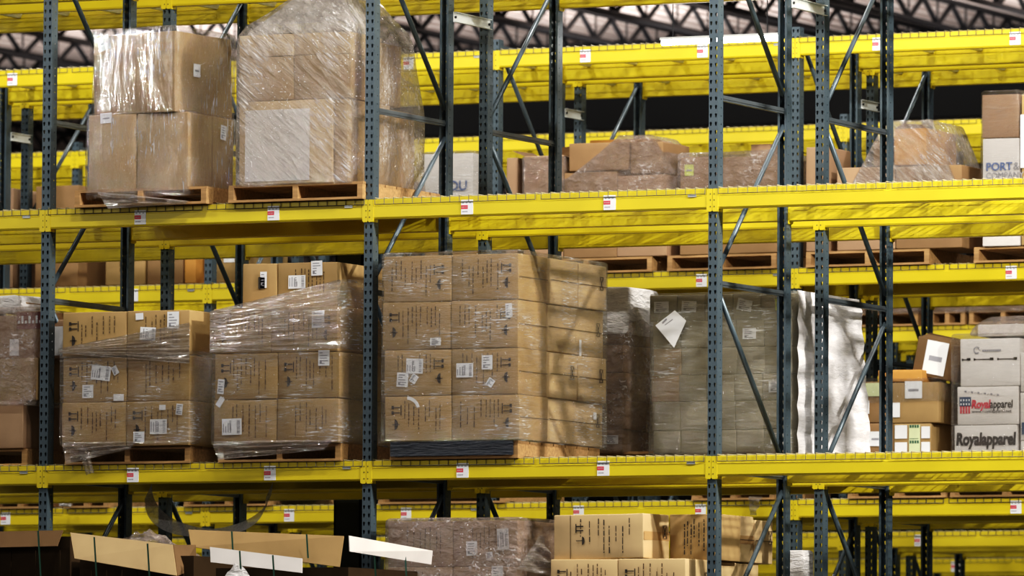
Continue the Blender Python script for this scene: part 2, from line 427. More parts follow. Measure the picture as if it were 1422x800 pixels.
spacer('C', 1, onY(1196, 145, ROWY['C']+D).z, 'pale steel row spacer on the far frame left of the orange box')

# ---------------------------------------------------------------- building shell
mb = MB(); mb.box(-60, 45, -50, 82, -.2, 0); struct('floor', mb, ['concrete'])
CZ = 11.0
mb = MB(); mb.box(-60, 45, -50, 82, CZ, CZ+.04)
for k in range(180):
    x = -40+k*.3; mb.box(x, x+.12, 8, 80, CZ-.035, CZ+.01)
struct('ceiling', mb, ['roof'])
mb = MB(); mb.box(-60, 45, 82, 82.2, 0, CZ+.04); struct('wall_back', mb, ['wall'])
mb = MB(); mb.box(-60.2, -60, -50, 82, 0, CZ+.04); struct('wall_left', mb, ['wall'])
zb = onY(700, 184, 41.3).z
mb = MB(); mb.box(onY(128, 184, 41.3).x, 30, 41.3, 41.5, zb, CZ); struct('wall_header', mb, ['girder'])
mb = MB(); xa = onY(480, 400, 3.2).x
xc0, xc1 = onY(466, 400, 3.12).x, onY(503, 400, 3.12).x
mb.box(xc0, xc1, 3.12, 3.14, 0, CZ); mb.box(xc0, xc1, 3.32, 3.34, 0, CZ); mb.box(xc0+.1, xc1-.1, 3.14, 3.32, 0, CZ); mb.box(xc0-.001, xc0+.012, 3.12, 3.34, 0, CZ); mb.box(xc1-.012, xc1, 3.12, 3.34, 0, CZ)
c = struct('pillar_steel', mb, ['column'])
# girders along the racks and bar joists across them
def joist_mesh(y0, y1, depth=.36):
    mb = MB()
    for z in (-.036, -depth):
        mb.box(-.045, -.008, y0, y1, z-.05, z); mb.box(.008, .045, y0, y1, z-.05, z)
    n = int((y1-y0)/.9); st = (y1-y0)/n
    for k in range(n):
        a = y0+k*st
        mb.tube((0, a, -.09), (0, a+st/2, -depth-.02), .034, 5); mb.tube((0, a+st/2, -depth-.02), (0, a+st, -.09), .034, 5)
        mb.tube((0, a+st/2, -.09), (0, a+st/2, -depth-.02), .014, 4)
    return mb.mesh('bar_joist', ['joist'])
JM = joist_mesh(14, 41)
k = 0
jx = []
x = -34.0
while x < 4.0:
    jx.append(x); x += 1.5
for n, x in enumerate(jx):
    o = put('bar_joist', JM, (x, 0, CZ)); tag(o, 'dark open-web steel roof joist with zigzag webs running away under the pale roof', 'roof joist', 'dark bar joists under the roof')
def girder_mesh(x0, x1, depth=.42):
    mb = MB()
    for z in (-.036, -.036-depth):
        mb.box(x0, x1, -.075, .075, z-.07, z)
    n = int((x1-x0)/1.55); st = (x1-x0)/n
    for k in range(n):
        a = x0+k*st
        mb.tube((a, 0, -.06), (a+st/2, 0, -.06-depth), .03, 5); mb.tube((a+st/2, 0, -.06-depth), (a+st, 0, -.06), .03, 5)
    return mb.mesh('roof_girder', ['joist'])
GM = girder_mesh(-38, 8)
for y, lab in ((22.5, 'dark roof girder truss nearest, crossing above the yellow beams'), (31, 'dark roof girder truss running parallel to the racks, farther back'), (40.5, 'dark roof girder truss farthest back, along the black header')):
    o = put('roof_girder', GM, (0, y, CZ)); tag(o, lab, 'roof girder', 'dark roof girders')
JM2 = joist_mesh(43, 80)
for n in range(16):
    o = put('bar_joist', JM2, (-52+n*1.9, 0, CZ)); tag(o, 'dark open-web roof joist beyond the black header at the far left', 'roof joist', 'far roof joists beyond the header')
# the lit strip light hanging in the aisle
pl, pr = onY(918, 57, 4.7), onY(1082, 54, 4.7)
lx = (pl.x+pr.x)/2; lz = (pl.z+pr.z)/2; hl = (pr.x-pl.x)/2
root = bpy.data.objects.new('strip_light', None); col.objects.link(root); root.location = (lx, 4.7, lz)
mb = MB(); mb.prismx([(-.03, .016), (.03, .016), (.02, .034), (-.02, .034)], -hl, hl); hou = put('housing', mb.mesh('housing', ['galv']), parent=root)
mb = MB(); mb.tube((-hl+.01, 0, -.004), (hl-.01, 0, -.004), .019, 12)
put('fluorescent_tube', mb.mesh('tube', ['tube'], True), parent=root)
for sx in (-1, 1):
    mb = MB(); mb.tube((sx*hl*.8, 0, .034), (sx*hl*.8, 0, CZ-lz), .004, 5); put('suspension_cable', mb.mesh('cable', ['joist']), parent=hou)
tag(root, 'lit fluorescent strip light glowing white above the yellow beam, hung in the aisle', 'strip light')

exec_loads = True
# ---------------------------------------------------------------- pallets
PALW, PALD, PALH = 1.0, 1.18, .118
def pallet_meshes(w, d):
    out = {}
    mb = MB(); n = 7; bw = d/n
    for k in range(n): mb.box(-w/2, w/2, k*bw+.008, (k+1)*bw-.008, PALH-.018, PALH)
    out['top'] = mb.mesh('top_boards', ['wood'])
    mb = MB()
    for y0 in (0, d/2-.05, d-.1): mb.box(-w/2, w/2, y0, y0+.1, 0, .016)
    out['bot'] = mb.mesh('bottom_boards', ['wood'])
    mb = MB(); mb.box(-.02, .02, .003, d-.003, .016, PALH-.018); out['str'] = mb.mesh('stringer', ['wood'])
    return out
pal_cache = {}
def pallet(xc, y, z, label, w=PALW, d=PALD, rz=0, group=None):
    k = (round(w, 2), round(d, 2))
    if k not in pal_cache: pal_cache[k] = pallet_meshes(*k)
    me = pal_cache[k]
    root = bpy.data.objects.new('wooden_pallet', None); col.objects.link(root); root.location = (xc, y, z); root.rotation_euler = (0, 0, rz)
    put('top_boards', me['top'], parent=root); put('bottom_boards', me['bot'], parent=root)
    for x in (-k[0]/2+.021, 0, k[0]/2-.021): put('stringer', me['str'], (x, 0, 0), (0, 0, 0), root)
    tag(root, label, 'pallet', group or 'wooden pallets under the loads')
    return root
# ---------------------------------------------------------------- cartons
def rbox_mesh(name, w, d, h, r, n, mats, bulge=0., jit=0., seed=0, bottom=True, top=True, tilt=0.):
    """rounded box from z=0..h, front at y=0..d, centred in x"""
    rng = random.Random(seed); off = Vector((rng.uniform(0, 50), rng.uniform(0, 50), rng.uniform(0, 50)))
    bm = bmesh.new(); vd = {}
    def ts(L):
        base = [0, r*.35, r]+[r+(L-2*r)*k/n for k in range(1, n)]+[L-r, L-r*.35, L]
        return base
    X_, Y_, Z_ = ts(w), ts(d), ts(h)
    def V(i, j, k):
        key = (i, j, k)
        if key in vd: return vd[key]
        p = Vector((X_[i], Y_[j], Z_[k])); L = Vector((w, d, h))
        c = Vector([min(max(p[a], r), L[a]-r) for a in range(3)])
        dv = p-c
        if dv.length > 1e-9: p = c+dv.normalized()*r
        u, v_, t = p.x/w, p.y/d, p.z/h
        if bulge:
            b = bulge*(rng.random()*.2+.9)
            if j == 0: p.y -= bulge*16*u*(1-u)*t*(1-t)*.5
            if i == len(X_)-1: p.x += bulge*16*v_*(1-v_)*t*(1-t)*.5
            if i == 0: p.x -= bulge*16*v_*(1-v_)*t*(1-t)*.5
        if jit:
            nv = noise.noise_vector(p*3.1+off)
            p += Vector((nv.x, nv.y, nv.z*.6))*jit
            if p.z < 0: p.z = 0
        vd[key] = bm.verts.new((p.x-w/2, p.y, p.z)); return vd[key]
    a, b, c = len(X_)-1, len(Y_)-1, len(Z_)-1
    def F(vs):
        try: bm.faces.new(vs)
        except ValueError: pass
    for i in range(a):
        for k in range(c):
            F([V(i, 0, k), V(i+1, 0, k), V(i+1, 0, k+1), V(i, 0, k+1)]); F([V(i, b, k), V(i, b, k+1), V(i+1, b, k+1), V(i+1, b, k)])
    for j in range(b):
        for k in range(c):
            F([V(0, j, k), V(0, j, k+1), V(0, j+1, k+1), V(0, j+1, k)]); F([V(a, j, k), V(a, j+1, k), V(a, j+1, k+1), V(a, j, k+1)])
    for i in range(a):
        for j in range(b):
            if bottom: F([V(i, j, 0), V(i, j+1, 0), V(i+1, j+1, 0), V(i+1, j, 0)])
            if top: F([V(i, j, c), V(i+1, j, c), V(i+1, j+1, c), V(i, j+1, c)])
    me = bpy.data.meshes.new(name); bm.to_mesh(me); bm.free()
    for m in mats: me.materials.append(M[m])
    me.polygons.foreach_set('use_smooth', [True]*len(me.polygons)); me.update()
    return me
cart_cache = {}
def carton(x0, x1, y0, y1, z0, z1, label, mat='kraft', rz=0., rx=0., ry=0., group=None, bulge=.004, cat='carton', seed=None, gap=.002):
    w, d, h = round(x1-x0-2*gap, 3), round(y1-y0-2*gap, 3), round(z1-z0-.001, 3)
    sd = random.randrange(4) if seed is None else seed
    key = (w, d, h, mat, sd)
    if key not in cart_cache: cart_cache[key] = rbox_mesh('cardboard_carton', w, d, h, .007, 4, [mat], bulge, .005, sd)
    o = put('cardboard_carton', cart_cache[key], ((x0+x1)/2, y0+gap, z0), (rx, ry, rz))
    tag(o, label, cat, group)
    o['dims'] = (w, d, h)
    return o
def addmesh(parent, name, mb, mats, side='front', label=None):
    """attach a thin printed piece; mb is drawn in (u, v) on the face: u across from the left edge, v up"""
    w, d, h = parent['dims']
    pts = []
    for (u, dep, v) in mb.v:
        if side == 'front': pts.append((u-w/2, -dep-.0065, v))
        else: pts.append((w/2+dep+.0065, u, v))
    mb.v = pts
    o = put(name, mb.mesh(name, mats), parent=parent)
    if label: o['label'] = label
    return o
def rect(mb, u0, u1, v0, v1, mi=0, dep=0., rot=0., skew=0.):
    c = ((u0+u1)/2, (v0+v1)/2); pts = []
    for u, v in ((u0, v0), (u1, v0), (u1, v1), (u0, v1)):
        du, dv = u-c[0], v-c[1]
        pts.append((c[0]+du*math.cos(rot)-dv*math.sin(rot), dep, c[1]+du*math.sin(rot)+dv*math.cos(rot)))
    mb.face(pts, mi)
def text_lines(par, side='front', flip=False, seed=0, arrows=True, n=8, mat='ink_soft', box=False):
    """side-lying carton print: columns of small words running up the face, two up-arrows and an umbrella lying on their side"""
    w, d, h = par['dims']; fw = w if side == 'front' else d
    rng = random.Random(seed); mb = MB()
    def pu(u): return fw-u if flip else u
    def vr(u0, u1, v0, v1, mi=0, dep=0): a, b = sorted((pu(u0), pu(u1))); rect(mb, a, b, v0, v1, mi, dep)
    u = fw*.30
    for k in range(n):
        lo = h*rng.uniform(.10, .45); hi = h*rng.uniform(.70, .92)
        if rng.random() < .3: lo, hi = h*.5, h*.9
        v = hi
        while v > lo:
            L = rng.uniform(.012, .045)
            vr(u, u+rng.choice((.006, .008)), max(v-L, lo), v); v -= L+.008
        u += fw*rng.choice((.06, .075, .10))
        if u > fw*.88: break
    if arrows:
        a, v = fw*.13, h*.62
        for k in (0, 1):
            vr(a, a+.052, v+k*.036, v+k*.036+.007, 1); vr(a-.012, a+.006, v+k*.036-.008, v+k*.036+.015, 1)
        vr(a+.056, a+.063, v-.014, v+.056, 1)
        v = h*.36; vr(a-.004, a+.05, v, v+.006, 1)
        pts = [(pu(a+.012+.026*math.sin(t)*1.0), 0, v+.003+.036*math.cos(t)) for t in [math.pi*q/8 for q in range(9)]]
        mb.face(pts if not flip else pts[::-1], 1)
    if box:
        b = fw*.72; v = h*.45
        for (p, q, r_, s_) in ((0, .004, 0, .09), (.056, .06, 0, .09), (0, .06, 0, .004), (0, .06, .086, .09)): vr(b+p, b+q, v+r_, v+s_, 1)
        rect(mb, pu(b+.026), pu(b+.034), v+.002, v+.088, 1, 0, .5); rect(mb, pu(b+.026), pu(b+.034), v+.002, v+.088, 1, 0, -.5)
    return addmesh(par, 'printed_marking', mb, [mat, 'ink'], side)
def label_piece(par, u, v, w_, h_, rot=0., kind='barcode', side='front', lab=None, mat='paper'):
    mb = MB(); c, s = math.cos(rot), math.sin(rot)
    def q(a, b, e, f, mi, dep):
        pts = [(u+x*c-z*s, dep, v+x*s+z*c) for x, z in ((a, e), (b, e), (b, f), (a, f))]; mb.face(pts, mi)
    q(-w_/2, w_/2, -h_/2, h_/2, 0, .002)
    rng = random.Random(int(u*1000+v*777))
    if kind == 'barcode':
        z = -h_*.4
        while z < h_*.4: q(w_*.26, w_*.42, z, z+.004, 1, .003); z += rng.choice((.007, .010))
        z = -h_*.35
        while z < h_*.35: q(-w_*.12, -w_*.02, z, z+.004, 1, .003); z += rng.choice((.007, .010, .014))
        for k in range(4): q(-w_*.44+k*.018, -w_*.44+k*.018+.006, -h_*.35, h_*rng.uniform(0, .4), 1, .003)
    elif kind == 'text':
        for k in range(5):
            z = h_*(.34-.17*k); q(-w_*.36, w_*rng.uniform(-.1, .38), z-.004, z+.002, 1, .003)
        q(-w_*.36, -w_*.18, -h_*.36, -h_*.2, 1, .003)
    elif kind == 'plain2':
        q(-w_*.3, w_*.3, -h_*.1, h_*.05, 1, .003)
    return addmesh(par, 'shipping_label', mb, [mat, 'grey_ink'], side, lab)
def tape(par, side, horiz, at, mat='tape'):
    w, d, h = par['dims']; fw = w if side == 'front' else d; mb = MB()
    if horiz: rect(mb, .003, fw-.003, at-.028, at+.028)
    else: rect(mb, at-.028, at+.028, .003, h-.003)
    mb.v = [(u, dp-.0025, v) for u, dp, v in mb.v]
    return addmesh(par, 'packing_tape', mb, [mat], side)
def seam(par, side, horiz, at):
    w, d, h = par['dims']; fw = w if side == 'front' else d; mb = MB()
    if horiz: rect(mb, .004, fw-.004, at-.0025, at+.0025)
    else: rect(mb, at-.0025, at+.0025, .004, h-.004)
    return addmesh(par, 'flap_seam', mb, ['ink_soft'], side)
def lettering(par, text, u, v, size, mat, side='front', bold=.0, squeeze=1., name='printed_lettering', shear=0.):
    cu = bpy.data.curves.new('lettering', 'FONT'); cu.body = text; cu.size = size; cu.offset = bold; cu.resolution_u = 3; cu.shear = shear
    to = bpy.data.objects.new('tmp', cu); col.objects.link(to)
    bpy.context.view_layer.update()
    me = bpy.data.meshes.new_from_object(to.evaluated_get(bpy.context.evaluated_depsgraph_get()))
    col.objects.unlink(to); bpy.data.objects.remove(to)
    me.materials.clear(); me.materials.append(M[mat])
    w, d, h = par['dims']
    vs = [v_.co.copy() for v_ in me.vertices]
    for vt, p in zip(me.vertices, vs):
        if side == 'front': vt.co = (u+p.x*squeeze-w/2, -.009, v+p.y)
        else: vt.co = (w/2+.009, u+p.x*squeeze, v+p.y)
    me.update()
    return put(name, me, parent=par)
# ---------------------------------------------------------------- stretch wrap
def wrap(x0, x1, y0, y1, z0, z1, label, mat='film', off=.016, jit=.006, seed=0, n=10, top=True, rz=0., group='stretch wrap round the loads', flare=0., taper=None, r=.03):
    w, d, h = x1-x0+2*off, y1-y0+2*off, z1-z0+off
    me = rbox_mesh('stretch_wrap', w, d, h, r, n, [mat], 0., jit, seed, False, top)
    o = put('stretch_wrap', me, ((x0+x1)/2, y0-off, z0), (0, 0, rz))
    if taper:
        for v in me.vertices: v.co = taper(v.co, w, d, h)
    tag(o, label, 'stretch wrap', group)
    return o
def sheet(name, fn, nu, nv, mat, label, cat, group=None):
    mb = MB(); mb.grid(fn, nu, nv); o = put(name, mb.mesh(name, [mat], True)); tag(o, label, cat, group); return o
def quad_fn(a, b, c, d, fold=0., ff=9, seed=0, along='v'):
    """a,b bottom edge left-right, d,c top edge; folds ripple across v"""
    a, b, c, d = map(Vector, (a, b, c, d)); n = ((b-a).cross(d-a)).normalized()
    def fn(u, v):
        p = (a*(1-u)+b*u)*(1-v)+(d*(1-u)+c*u)*v
        t = v if along == 'v' else u
        return p+n*(fold*math.sin(t*ff*2*math.pi+seed+2*u)*(.4+.6*u)+fold*.6*noise.noise(Vector((u*4, v*9, seed))))
    return fn
S1, S2, S0 = Z1+.005, LZ('A', 2)+.005, LZ('A', 0)+.005
YF = -.05
TXT = 0
def cx(px, y, py=600): return onY(px, py, y).x
def cz(px, py, y): return onY(px, py, y).z
G_M = 'kraft cartons on the lower level of the nearest rack'
# ======== lower level, load M1 (first full load) : 2 x 3 cartons
xa, xm, xb = cx(86, YF, 560), cx(175.5, YF, 560), cx(263, YF, 560)
zs = [S1+PALH+.001, cz(170, 558, YF), cz(170, 495, YF), cz(170, 432, YF)]
pallet((xa+xb)/2, YF+.03, S1, 'wooden pallet under the six-carton load in the first full bay, beside the film tail', xb-xa-.02)
pos = ['left carton of the bottom layer', 'right carton of the bottom layer', 'left carton of the middle layer', 'right carton of the middle layer', 'left carton of the top layer', 'right carton of the top layer']
lbls = {0: [], 1: [(.10, .06, .085, .075, 0, 'text'), (.25, .13, .13, .10, 0, 'barcode'), (.41, .245, .05, .075, -.1, 'text'), (.28, .26, .05, .035, 0, 'plain')],
        2: [(.30, .20, .15, .10, -.12, 'barcode'), (.41, .215, .045, .06, .5, 'text'), (.20, .075, .085, .09, 0, 'text'), (.44, .03, .08, .045, 0, 'plain')],
        3: [], 4: [], 5: [(.10, .27, .06, .045, .05, 'plain'), (.165, .15, .12, .09, -.06, 'barcode'), (.36, .24, .09, .115, 0, 'text')]}
n = 0
for k in range(3):
    for c_, (a, b) in enumerate(((xa, xm), (xm, xb))):
        dx = [0, .0, -.003][k]
        o = carton(a+dx, b+dx, YF+.005*(k % 2), 1.1, zs[k], zs[k+1], f'{pos[n]} on the first pallet right of the first nearest post', group=G_M)
        text_lines(o, 'front', False, n, c_ == 0 or k == 0)
        for (u, v, w_, h_, r_, kd) in lbls[n]: label_piece(o, u, v, w_, h_, r_, kd)
        n += 1
wy = YF-.03
sheet('stretch_wrap', quad_fn((xa-.012, wy, cz(86, 490, wy)), (xb+.012, wy, cz(264, 505, wy)), (xb+.012, wy, cz(264, 448, wy)), (xa-.012, wy, cz(86, 490, wy)+.03), .006, 8, 1), 30, 26, 'film_band',
      'gathered clear film band fanning across the top cartons of the first pallet', 'stretch wrap', 'stretch wrap round the loads')
wrap(xa, xb, YF, 1.1, zs[0], zs[2]+.02, 'thin clear film round the lower two layers of the six-carton load', 'film', .02, .004, 3, 10, False)
# loose tail under it
sheet('stretch_wrap', quad_fn((xa+.05, wy-.0, S1+.0), (xa+.55, wy, S1+.10), (xa+.6, wy, S1+.15), (xa+.02, wy, S1+.15), .01, 3, 2), 20, 10, 'film_band',
      'loose film skirt hanging over the pallet front of the six-carton load', 'stretch wrap', 'stretch wrap round the loads')
sheet('film_tail', quad_fn((cx(120, -.09), -.09, cz(120, 660, -.09)), (cx(131, -.09), -.09, cz(131, 656, -.09)), (cx(122, -.075), -.075, cz(122, 622, -.075)), (cx(108, -.075), -.075, cz(108, 622, -.075)), .012, 2, 4, 'u'), 8, 14, 'film_band',
      'crumpled film tail dangling from the six-carton load over the yellow beam', 'stretch wrap')
# ======== load M2
xa, xm, xb = cx(297, YF, 560), cx(384.5, YF, 560), cx(470.5, YF, 560)
zs = [S1+PALH+.001, cz(384, 554, YF), cz(384, 490, YF), cz(384, 427, YF), cz(420, 362, YF)]
pallet((xa+xb)/2+.01, YF+.03, S1, 'wooden pallet under the load whose film slopes up to the second post', xb-xa-.02)
lb = {0: [(.14, .12, .15, .11, .02, 'barcode'), (.05, .29, .04, .07, -.6, 'plain')], 1: [(.0, 0, 0, 0, 0, 0)], 2: [(.05, .09, .05, .10, -.08, 'text')], 3: [(.35, .27, .085, .105, 0, 'text')],
      4: [], 5: [(.36, .22, .095, .115, 0, 'text')], 7: [(.30, .27, .085, .10, .03, 'text'), (.15, .18, .13, .09, 0, 'barcode')], 6: [(.165, .20, .05, .11, 0, 'text')]}
pos = ['left carton of the bottom layer', 'right carton of the bottom layer', 'left carton of the second layer', 'right carton of the second layer', 'left carton of the third layer', 'right carton of the third layer', 'left carton of the topmost layer', 'right carton of the topmost layer']
n = 0
for k in range(4):
    for c_, (a, b) in enumerate(((xa, xm), (xm, xb))):
        dx = [.0, .004, -.012, 0][k]; y0 = YF
        if k == 2: a, b = (a, xm-.04) if c_ == 0 else (xm-.04, b)
        if k == 3: a, b = ((cx(338, .12, 400), cx(387, .12, 400)) if c_ == 0 else (cx(387, .12, 400), cx(470, .12, 400))); y0 = .10
        o = carton(a+dx, b+dx, y0, 1.05, zs[k], zs[k+1], f'{pos[n]} on the second pallet, under the sloping film', group=G_M)
        if k < 3 or c_: text_lines(o, 'front', c_ == 1 and k == 2, 20+n, k == 2 or k == 1)
        if k == 3 and c_ == 0: label_piece(o, .15, .18, .05, .08, 0, 'plain', mat='ink')
        for (u, v, w_, h_, r_, kd) in lb.get(n, []):
            if kd: label_piece(o, u, v, w_, h_, r_, kd)
        n += 1
o = bpy.data.objects
sheet('stretch_wrap', quad_fn((xa-.02, wy, cz(295, 490, wy)), (xb+.02, wy, cz(470, 484, wy)), (xb+.02, wy, cz(470, 388, wy)), (xa-.02, wy, cz(295, 432, wy)), .006, 12, 5), 36, 40, 'film_band',
      'shiny film sloping up over the third layer of the second pallet load', 'stretch wrap', 'stretch wrap round the loads')
sheet('stretch_wrap', quad_fn((xb+.022, wy, cz(470, 484, wy)), (xb+.03, 1.0, cz(470, 484, wy)), (xb+.03, 1.0, cz(470, 376, wy)), (xb+.022, wy, cz(470, 388, wy)), .004, 12, 5), 16, 30, 'film',
      'clear film on the right side of the second pallet load', 'stretch wrap', 'stretch wrap round the loads')
wrap(xa, xb, YF, 1.05, zs[0]-.01, zs[2], 'shiny film round the lower two layers of the second pallet load', 'film', .02, .004, 4, 10, False)
sheet('stretch_wrap', quad_fn((xa+.05, wy, S1+.015), (xb-.1, wy, S1+.07), (xb-.02, wy, S1+.14), (xa, wy, S1+.14), .012, 3, 2), 20, 10, 'film_band',
      'loose film hanging over the pallet front of the second pallet load', 'stretch wrap', 'stretch wrap round the loads')
# ======== load M3 : the large bright load right of the second post
xa, xm, xb = cx(534, YF, 560), cx(627, YF, 560), cx(719.5, YF, 560)
zs = [S1+PALH+.006, cz(627, 549, YF), cz(627, 484.5, YF), cz(627, 418, YF), cz(627, 354, YF)]
y1 = onX(838, 600, xb).y
pp = pallet((xa+xb)/2+.01, YF+.02, S1, 'wooden pallet banded in dark film under the large bright load', xb-xa-.04, y1-YF-.05)
mb = MB(); mb.box(-(xb-xa-.06)/2, (xb-xa-.10)/2, -.012, -.004, .022, PALH+.004); put('dark_film_band', mb.mesh('dark_film_band', ['black_film']), parent=pp)
rows_ = ['bottom', 'second', 'third', 'topmost']
lb = {(0, 1): [], (1, 0): [(.23, .20, .125, .10, -.03, 'barcode'), (.14, .11, .085, .095, -.06, 'text'), (.225, .115, .05, .06, -.6, 'text')],
      (1, 1): [(.10, .165, .125, .095, 0, 'barcode'), (.265, .215, .08, .095, 0, 'text'), (.29, .08, .05, .055, -.6, 'text')],
      (2, 0): [(.40, .05, .08, .05, 0, 'text')], (2, 1): [(.43, .25, .05, .09, .06, 'text')]}
dys = [(y1-YF)/3*k for k in range(4)]
for k in range(4):
    dxl = [.0, -.006, -.022, -.014][k]; dxr = [.012, .0, -.004, .0][k]
    for c_, (a, b) in enumerate(((xa+dxl, xm+dxl*.4), (xm+dxl*.4, xb+dxr))):
        o = carton(a, b, YF, YF+dys[1]-.0, zs[k], zs[k+1], f'{"left" if c_ == 0 else "right corner"} carton in the {rows_[k]} layer of the large bright load', group=G_M, mat='kraft')
        fl = not (k in (0, 2) and c_ == 0)
        text_lines(o, 'front', fl, 40+k*2+c_, True, 9)
        for (u, v, w_, h_, r_, kd) in lb.get((k, c_), []): label_piece(o, u, v, w_, h_, r_, kd)
        if (k, c_) == (0, 0):
            mb = MB()
            for q in range(8):
                t0, t1 = q/8*1.3, (q+1)/8*1.3
                P_ = lambda t, r_: (.19+r_*math.sin(t)-.02, .002, .20+r_*math.cos(t))
                mb.face([P_(t0, .075), P_(t0, .098), P_(t1, .098), P_(t1, .075)])
            addmesh(o, 'torn_label', mb, ['paper'])
        if c_ == 1: seam(o, 'side', True, (zs[k+1]-zs[k])*.5)
    for j in (1, 2):
        a0, a1 = YF+dys[j], YF+dys[j+1]
        sh = .012*j*((k % 2)*2-1)
        dz = [.0, .0, 0, -.0][k]
        o = carton(xm+.02, xb+sh*.5+.01, a0, a1, zs[k], zs[k+1]-.004, f'side carton {"in the middle" if j == 1 else "at the rear"} of the {rows_[k]} layer, large bright load', group=G_M, mat='kraft_light')  # paler board than the front: the lit side's brightness is in the colour
        seam(o, 'side', True, (zs[k+1]-zs[k])*.52)
        if j == 2 or (k == 1): text_lines(o, 'side', False, 70+k*3+j, False, 0, box=True)
        if k == 2 and j == 2: label_piece(o, .06, .05, .035, .11, 0, 'plain', 'side')
        if k == 0 and j == 2: label_piece(o, .30, .21, .05, .05, 0, 'plain', 'side')
wrap(xa, xb, YF, y1, zs[0]-.02, zs[4], 'clear film round the large bright load', 'film', .026, .005, 6, 12, True)
# ======== leftmost load M0, cut by the photo's edge
g = 'mixed cartons of the load cut by the left edge'
xr = cx(37, .05, 590)
pallet(xr-.48, .02, S1, 'wooden pallet under the load cut by the left edge', 1.0)
z = [S1+PALH+.001, cz(20, 556, 0), cz(20, 497, 0), cz(20, 437, 0)]
carton(xr-.6, xr, .0, .75, z[0], z[1], 'large pinkish bottom carton at the left edge beside the first post', 'kraft_pink', group=g)
carton(xr-.52, xr+.10, .03, .8, z[1], z[2], 'brown middle carton at the left edge beside the first post', 'kraft', group=g)
o = carton(cx(22, .1, 470), cx(62, .1, 470), .10, .7, z[2], z[3]+.03, 'carton with dark red printed band on top, beside the first post', 'kraft_brown', group=g)
mb = MB(); w, d, h = o['dims']; rect(mb, .004, w-.004, h*.62, h*.98); addmesh(o, 'printed_band', mb, ['crimson'])
mb = MB()
for k in range(7): rect(mb, .015+k*.028, .032+k*.028, h*.74, h*(.80+.1*(k % 2)), 0, .001)
addmesh(o, 'printed_marking', mb, ['paper'])
o = carton(cx(-30, .05, 470), cx(19, .05, 470), .05, .7, z[2], z[3], 'plain pink-brown carton on top at the left edge', 'kraft_pink', group=g)
o = carton(cx(62.5, .12, 470), cx(88, .12, 470), .16, .62, z[2], z[3]-.03, 'glossy dark carton on top just right of the first post', 'kraft_pink', group=g)
label_piece(o, .07, .12, .1, .2, 0, 'plain', 'front', 'white side label')
o = put('white_label_card', None) if False else None
sheet('white_label_card', quad_fn((cx(14, .02), .0, cz(14, 494, 0)), (cx(27, .02), .0, cz(27, 494, 0)), (cx(27, .02), .0, cz(27, 471, 0)), (cx(14, .02), .0, cz(14, 471, 0)), .002, 1), 4, 4, 'paper', 'white card stuck upright on the cartons at the left edge', 'card')
wrap(xr-.6, xr+.06, .0, .75, z[1]-.05, z[3]+.02, 'shiny film round the load cut by the left edge', 'film_pink', .03, .012, 8, 10, True)
def dome(v, w, d, h):
    u = (v.x/w+.5); k = max(0., v.z/h); return Vector((v.x*(1-.45*k*k), v.y, v.z))
wrap(cx(-10, .1, 430), cx(26, .1, 430), .12, .5, z[3]+.01, z[3]+.13, 'milky film bunched on top at the left edge', 'film_white', .02, .04, 9, 8, True, taper=dome)
o = carton(cx(8, .2, 430), cx(34, .2, 430), .2, .5, z[3]+.012, z[3]+.11, 'small open brown box in the bunched film at the left edge', 'kraft_brown', ry=.12, group=g)

# ======== upper level, load U1
xa, xb = cx(122, YF, 230), cx(261, YF, 230); rz = -.05
zu = [S2+PALH-.01, cz(190, 158, YF), cz(190, 42, YF)]
pallet((xa+xb)/2+.03, YF-.02, S2, 'wooden pallet under the three big glossy cartons, upper left', 1.02, 1.18)
gU = 'big cartons on the middle level of the nearest rack'
xm = cx(189, YF, 230)
o = carton(xa, xm, YF, .62, zu[0], zu[1], 'lower left big glossy carton, upper left load', 'kraft', rz=0, group=gU, bulge=.008); label_piece(o, .14, .50, .09, .07, .05, 'plain2')
o = carton(xm+.004, xb, YF, .62, zu[0], zu[1], 'lower right big glossy carton, upper left load', 'kraft', rz=0, group=gU, bulge=.008); label_piece(o, .50, .42, .085, .10, -.08, 'text', 'side')
seam(o, 'side', False, .34)
o = carton(xa+.02, xb-.085, YF+.0, .66, zu[1], zu[2]-.02, 'single broad glossy carton on top of the upper left load', 'kraft', rz=-.10, ry=-.012, group=gU, bulge=.010)
label_piece(o, .09, .50, .10, .10, .25, 'plain2'); label_piece(o, .26, .30, .085, .09, -.03, 'plain2', 'side'); tape(o, 'front', True, .45)
wrap(xa, xb-.005, YF, .63, zu[0]-.06, zu[1], 'shiny film round the lower half of the upper left load', 'film_shiny', .02, .012, 11, 12, False)
wrap(xa+.02, xb-.085, YF, .66, zu[1]-.01, zu[2], 'shiny film over the upper half of the upper left load', 'film_shiny', .02, .012, 12, 12, True, rz=-.10)
sheet('film_tail', quad_fn((cx(150, -.1, 280), -.1, cz(150, 290, -.1)), (cx(258, -.1, 280), -.1, cz(258, 283, -.1)), (cx(262, -.1, 270), -.1, cz(262, 279, -.1)), (cx(135, -.1, 262), -.1, cz(135, 266, -.1)), .02, 2, 3), 24, 6, 'film_band',
      'twisted film tail hanging along the pallet of the upper left load', 'stretch wrap')
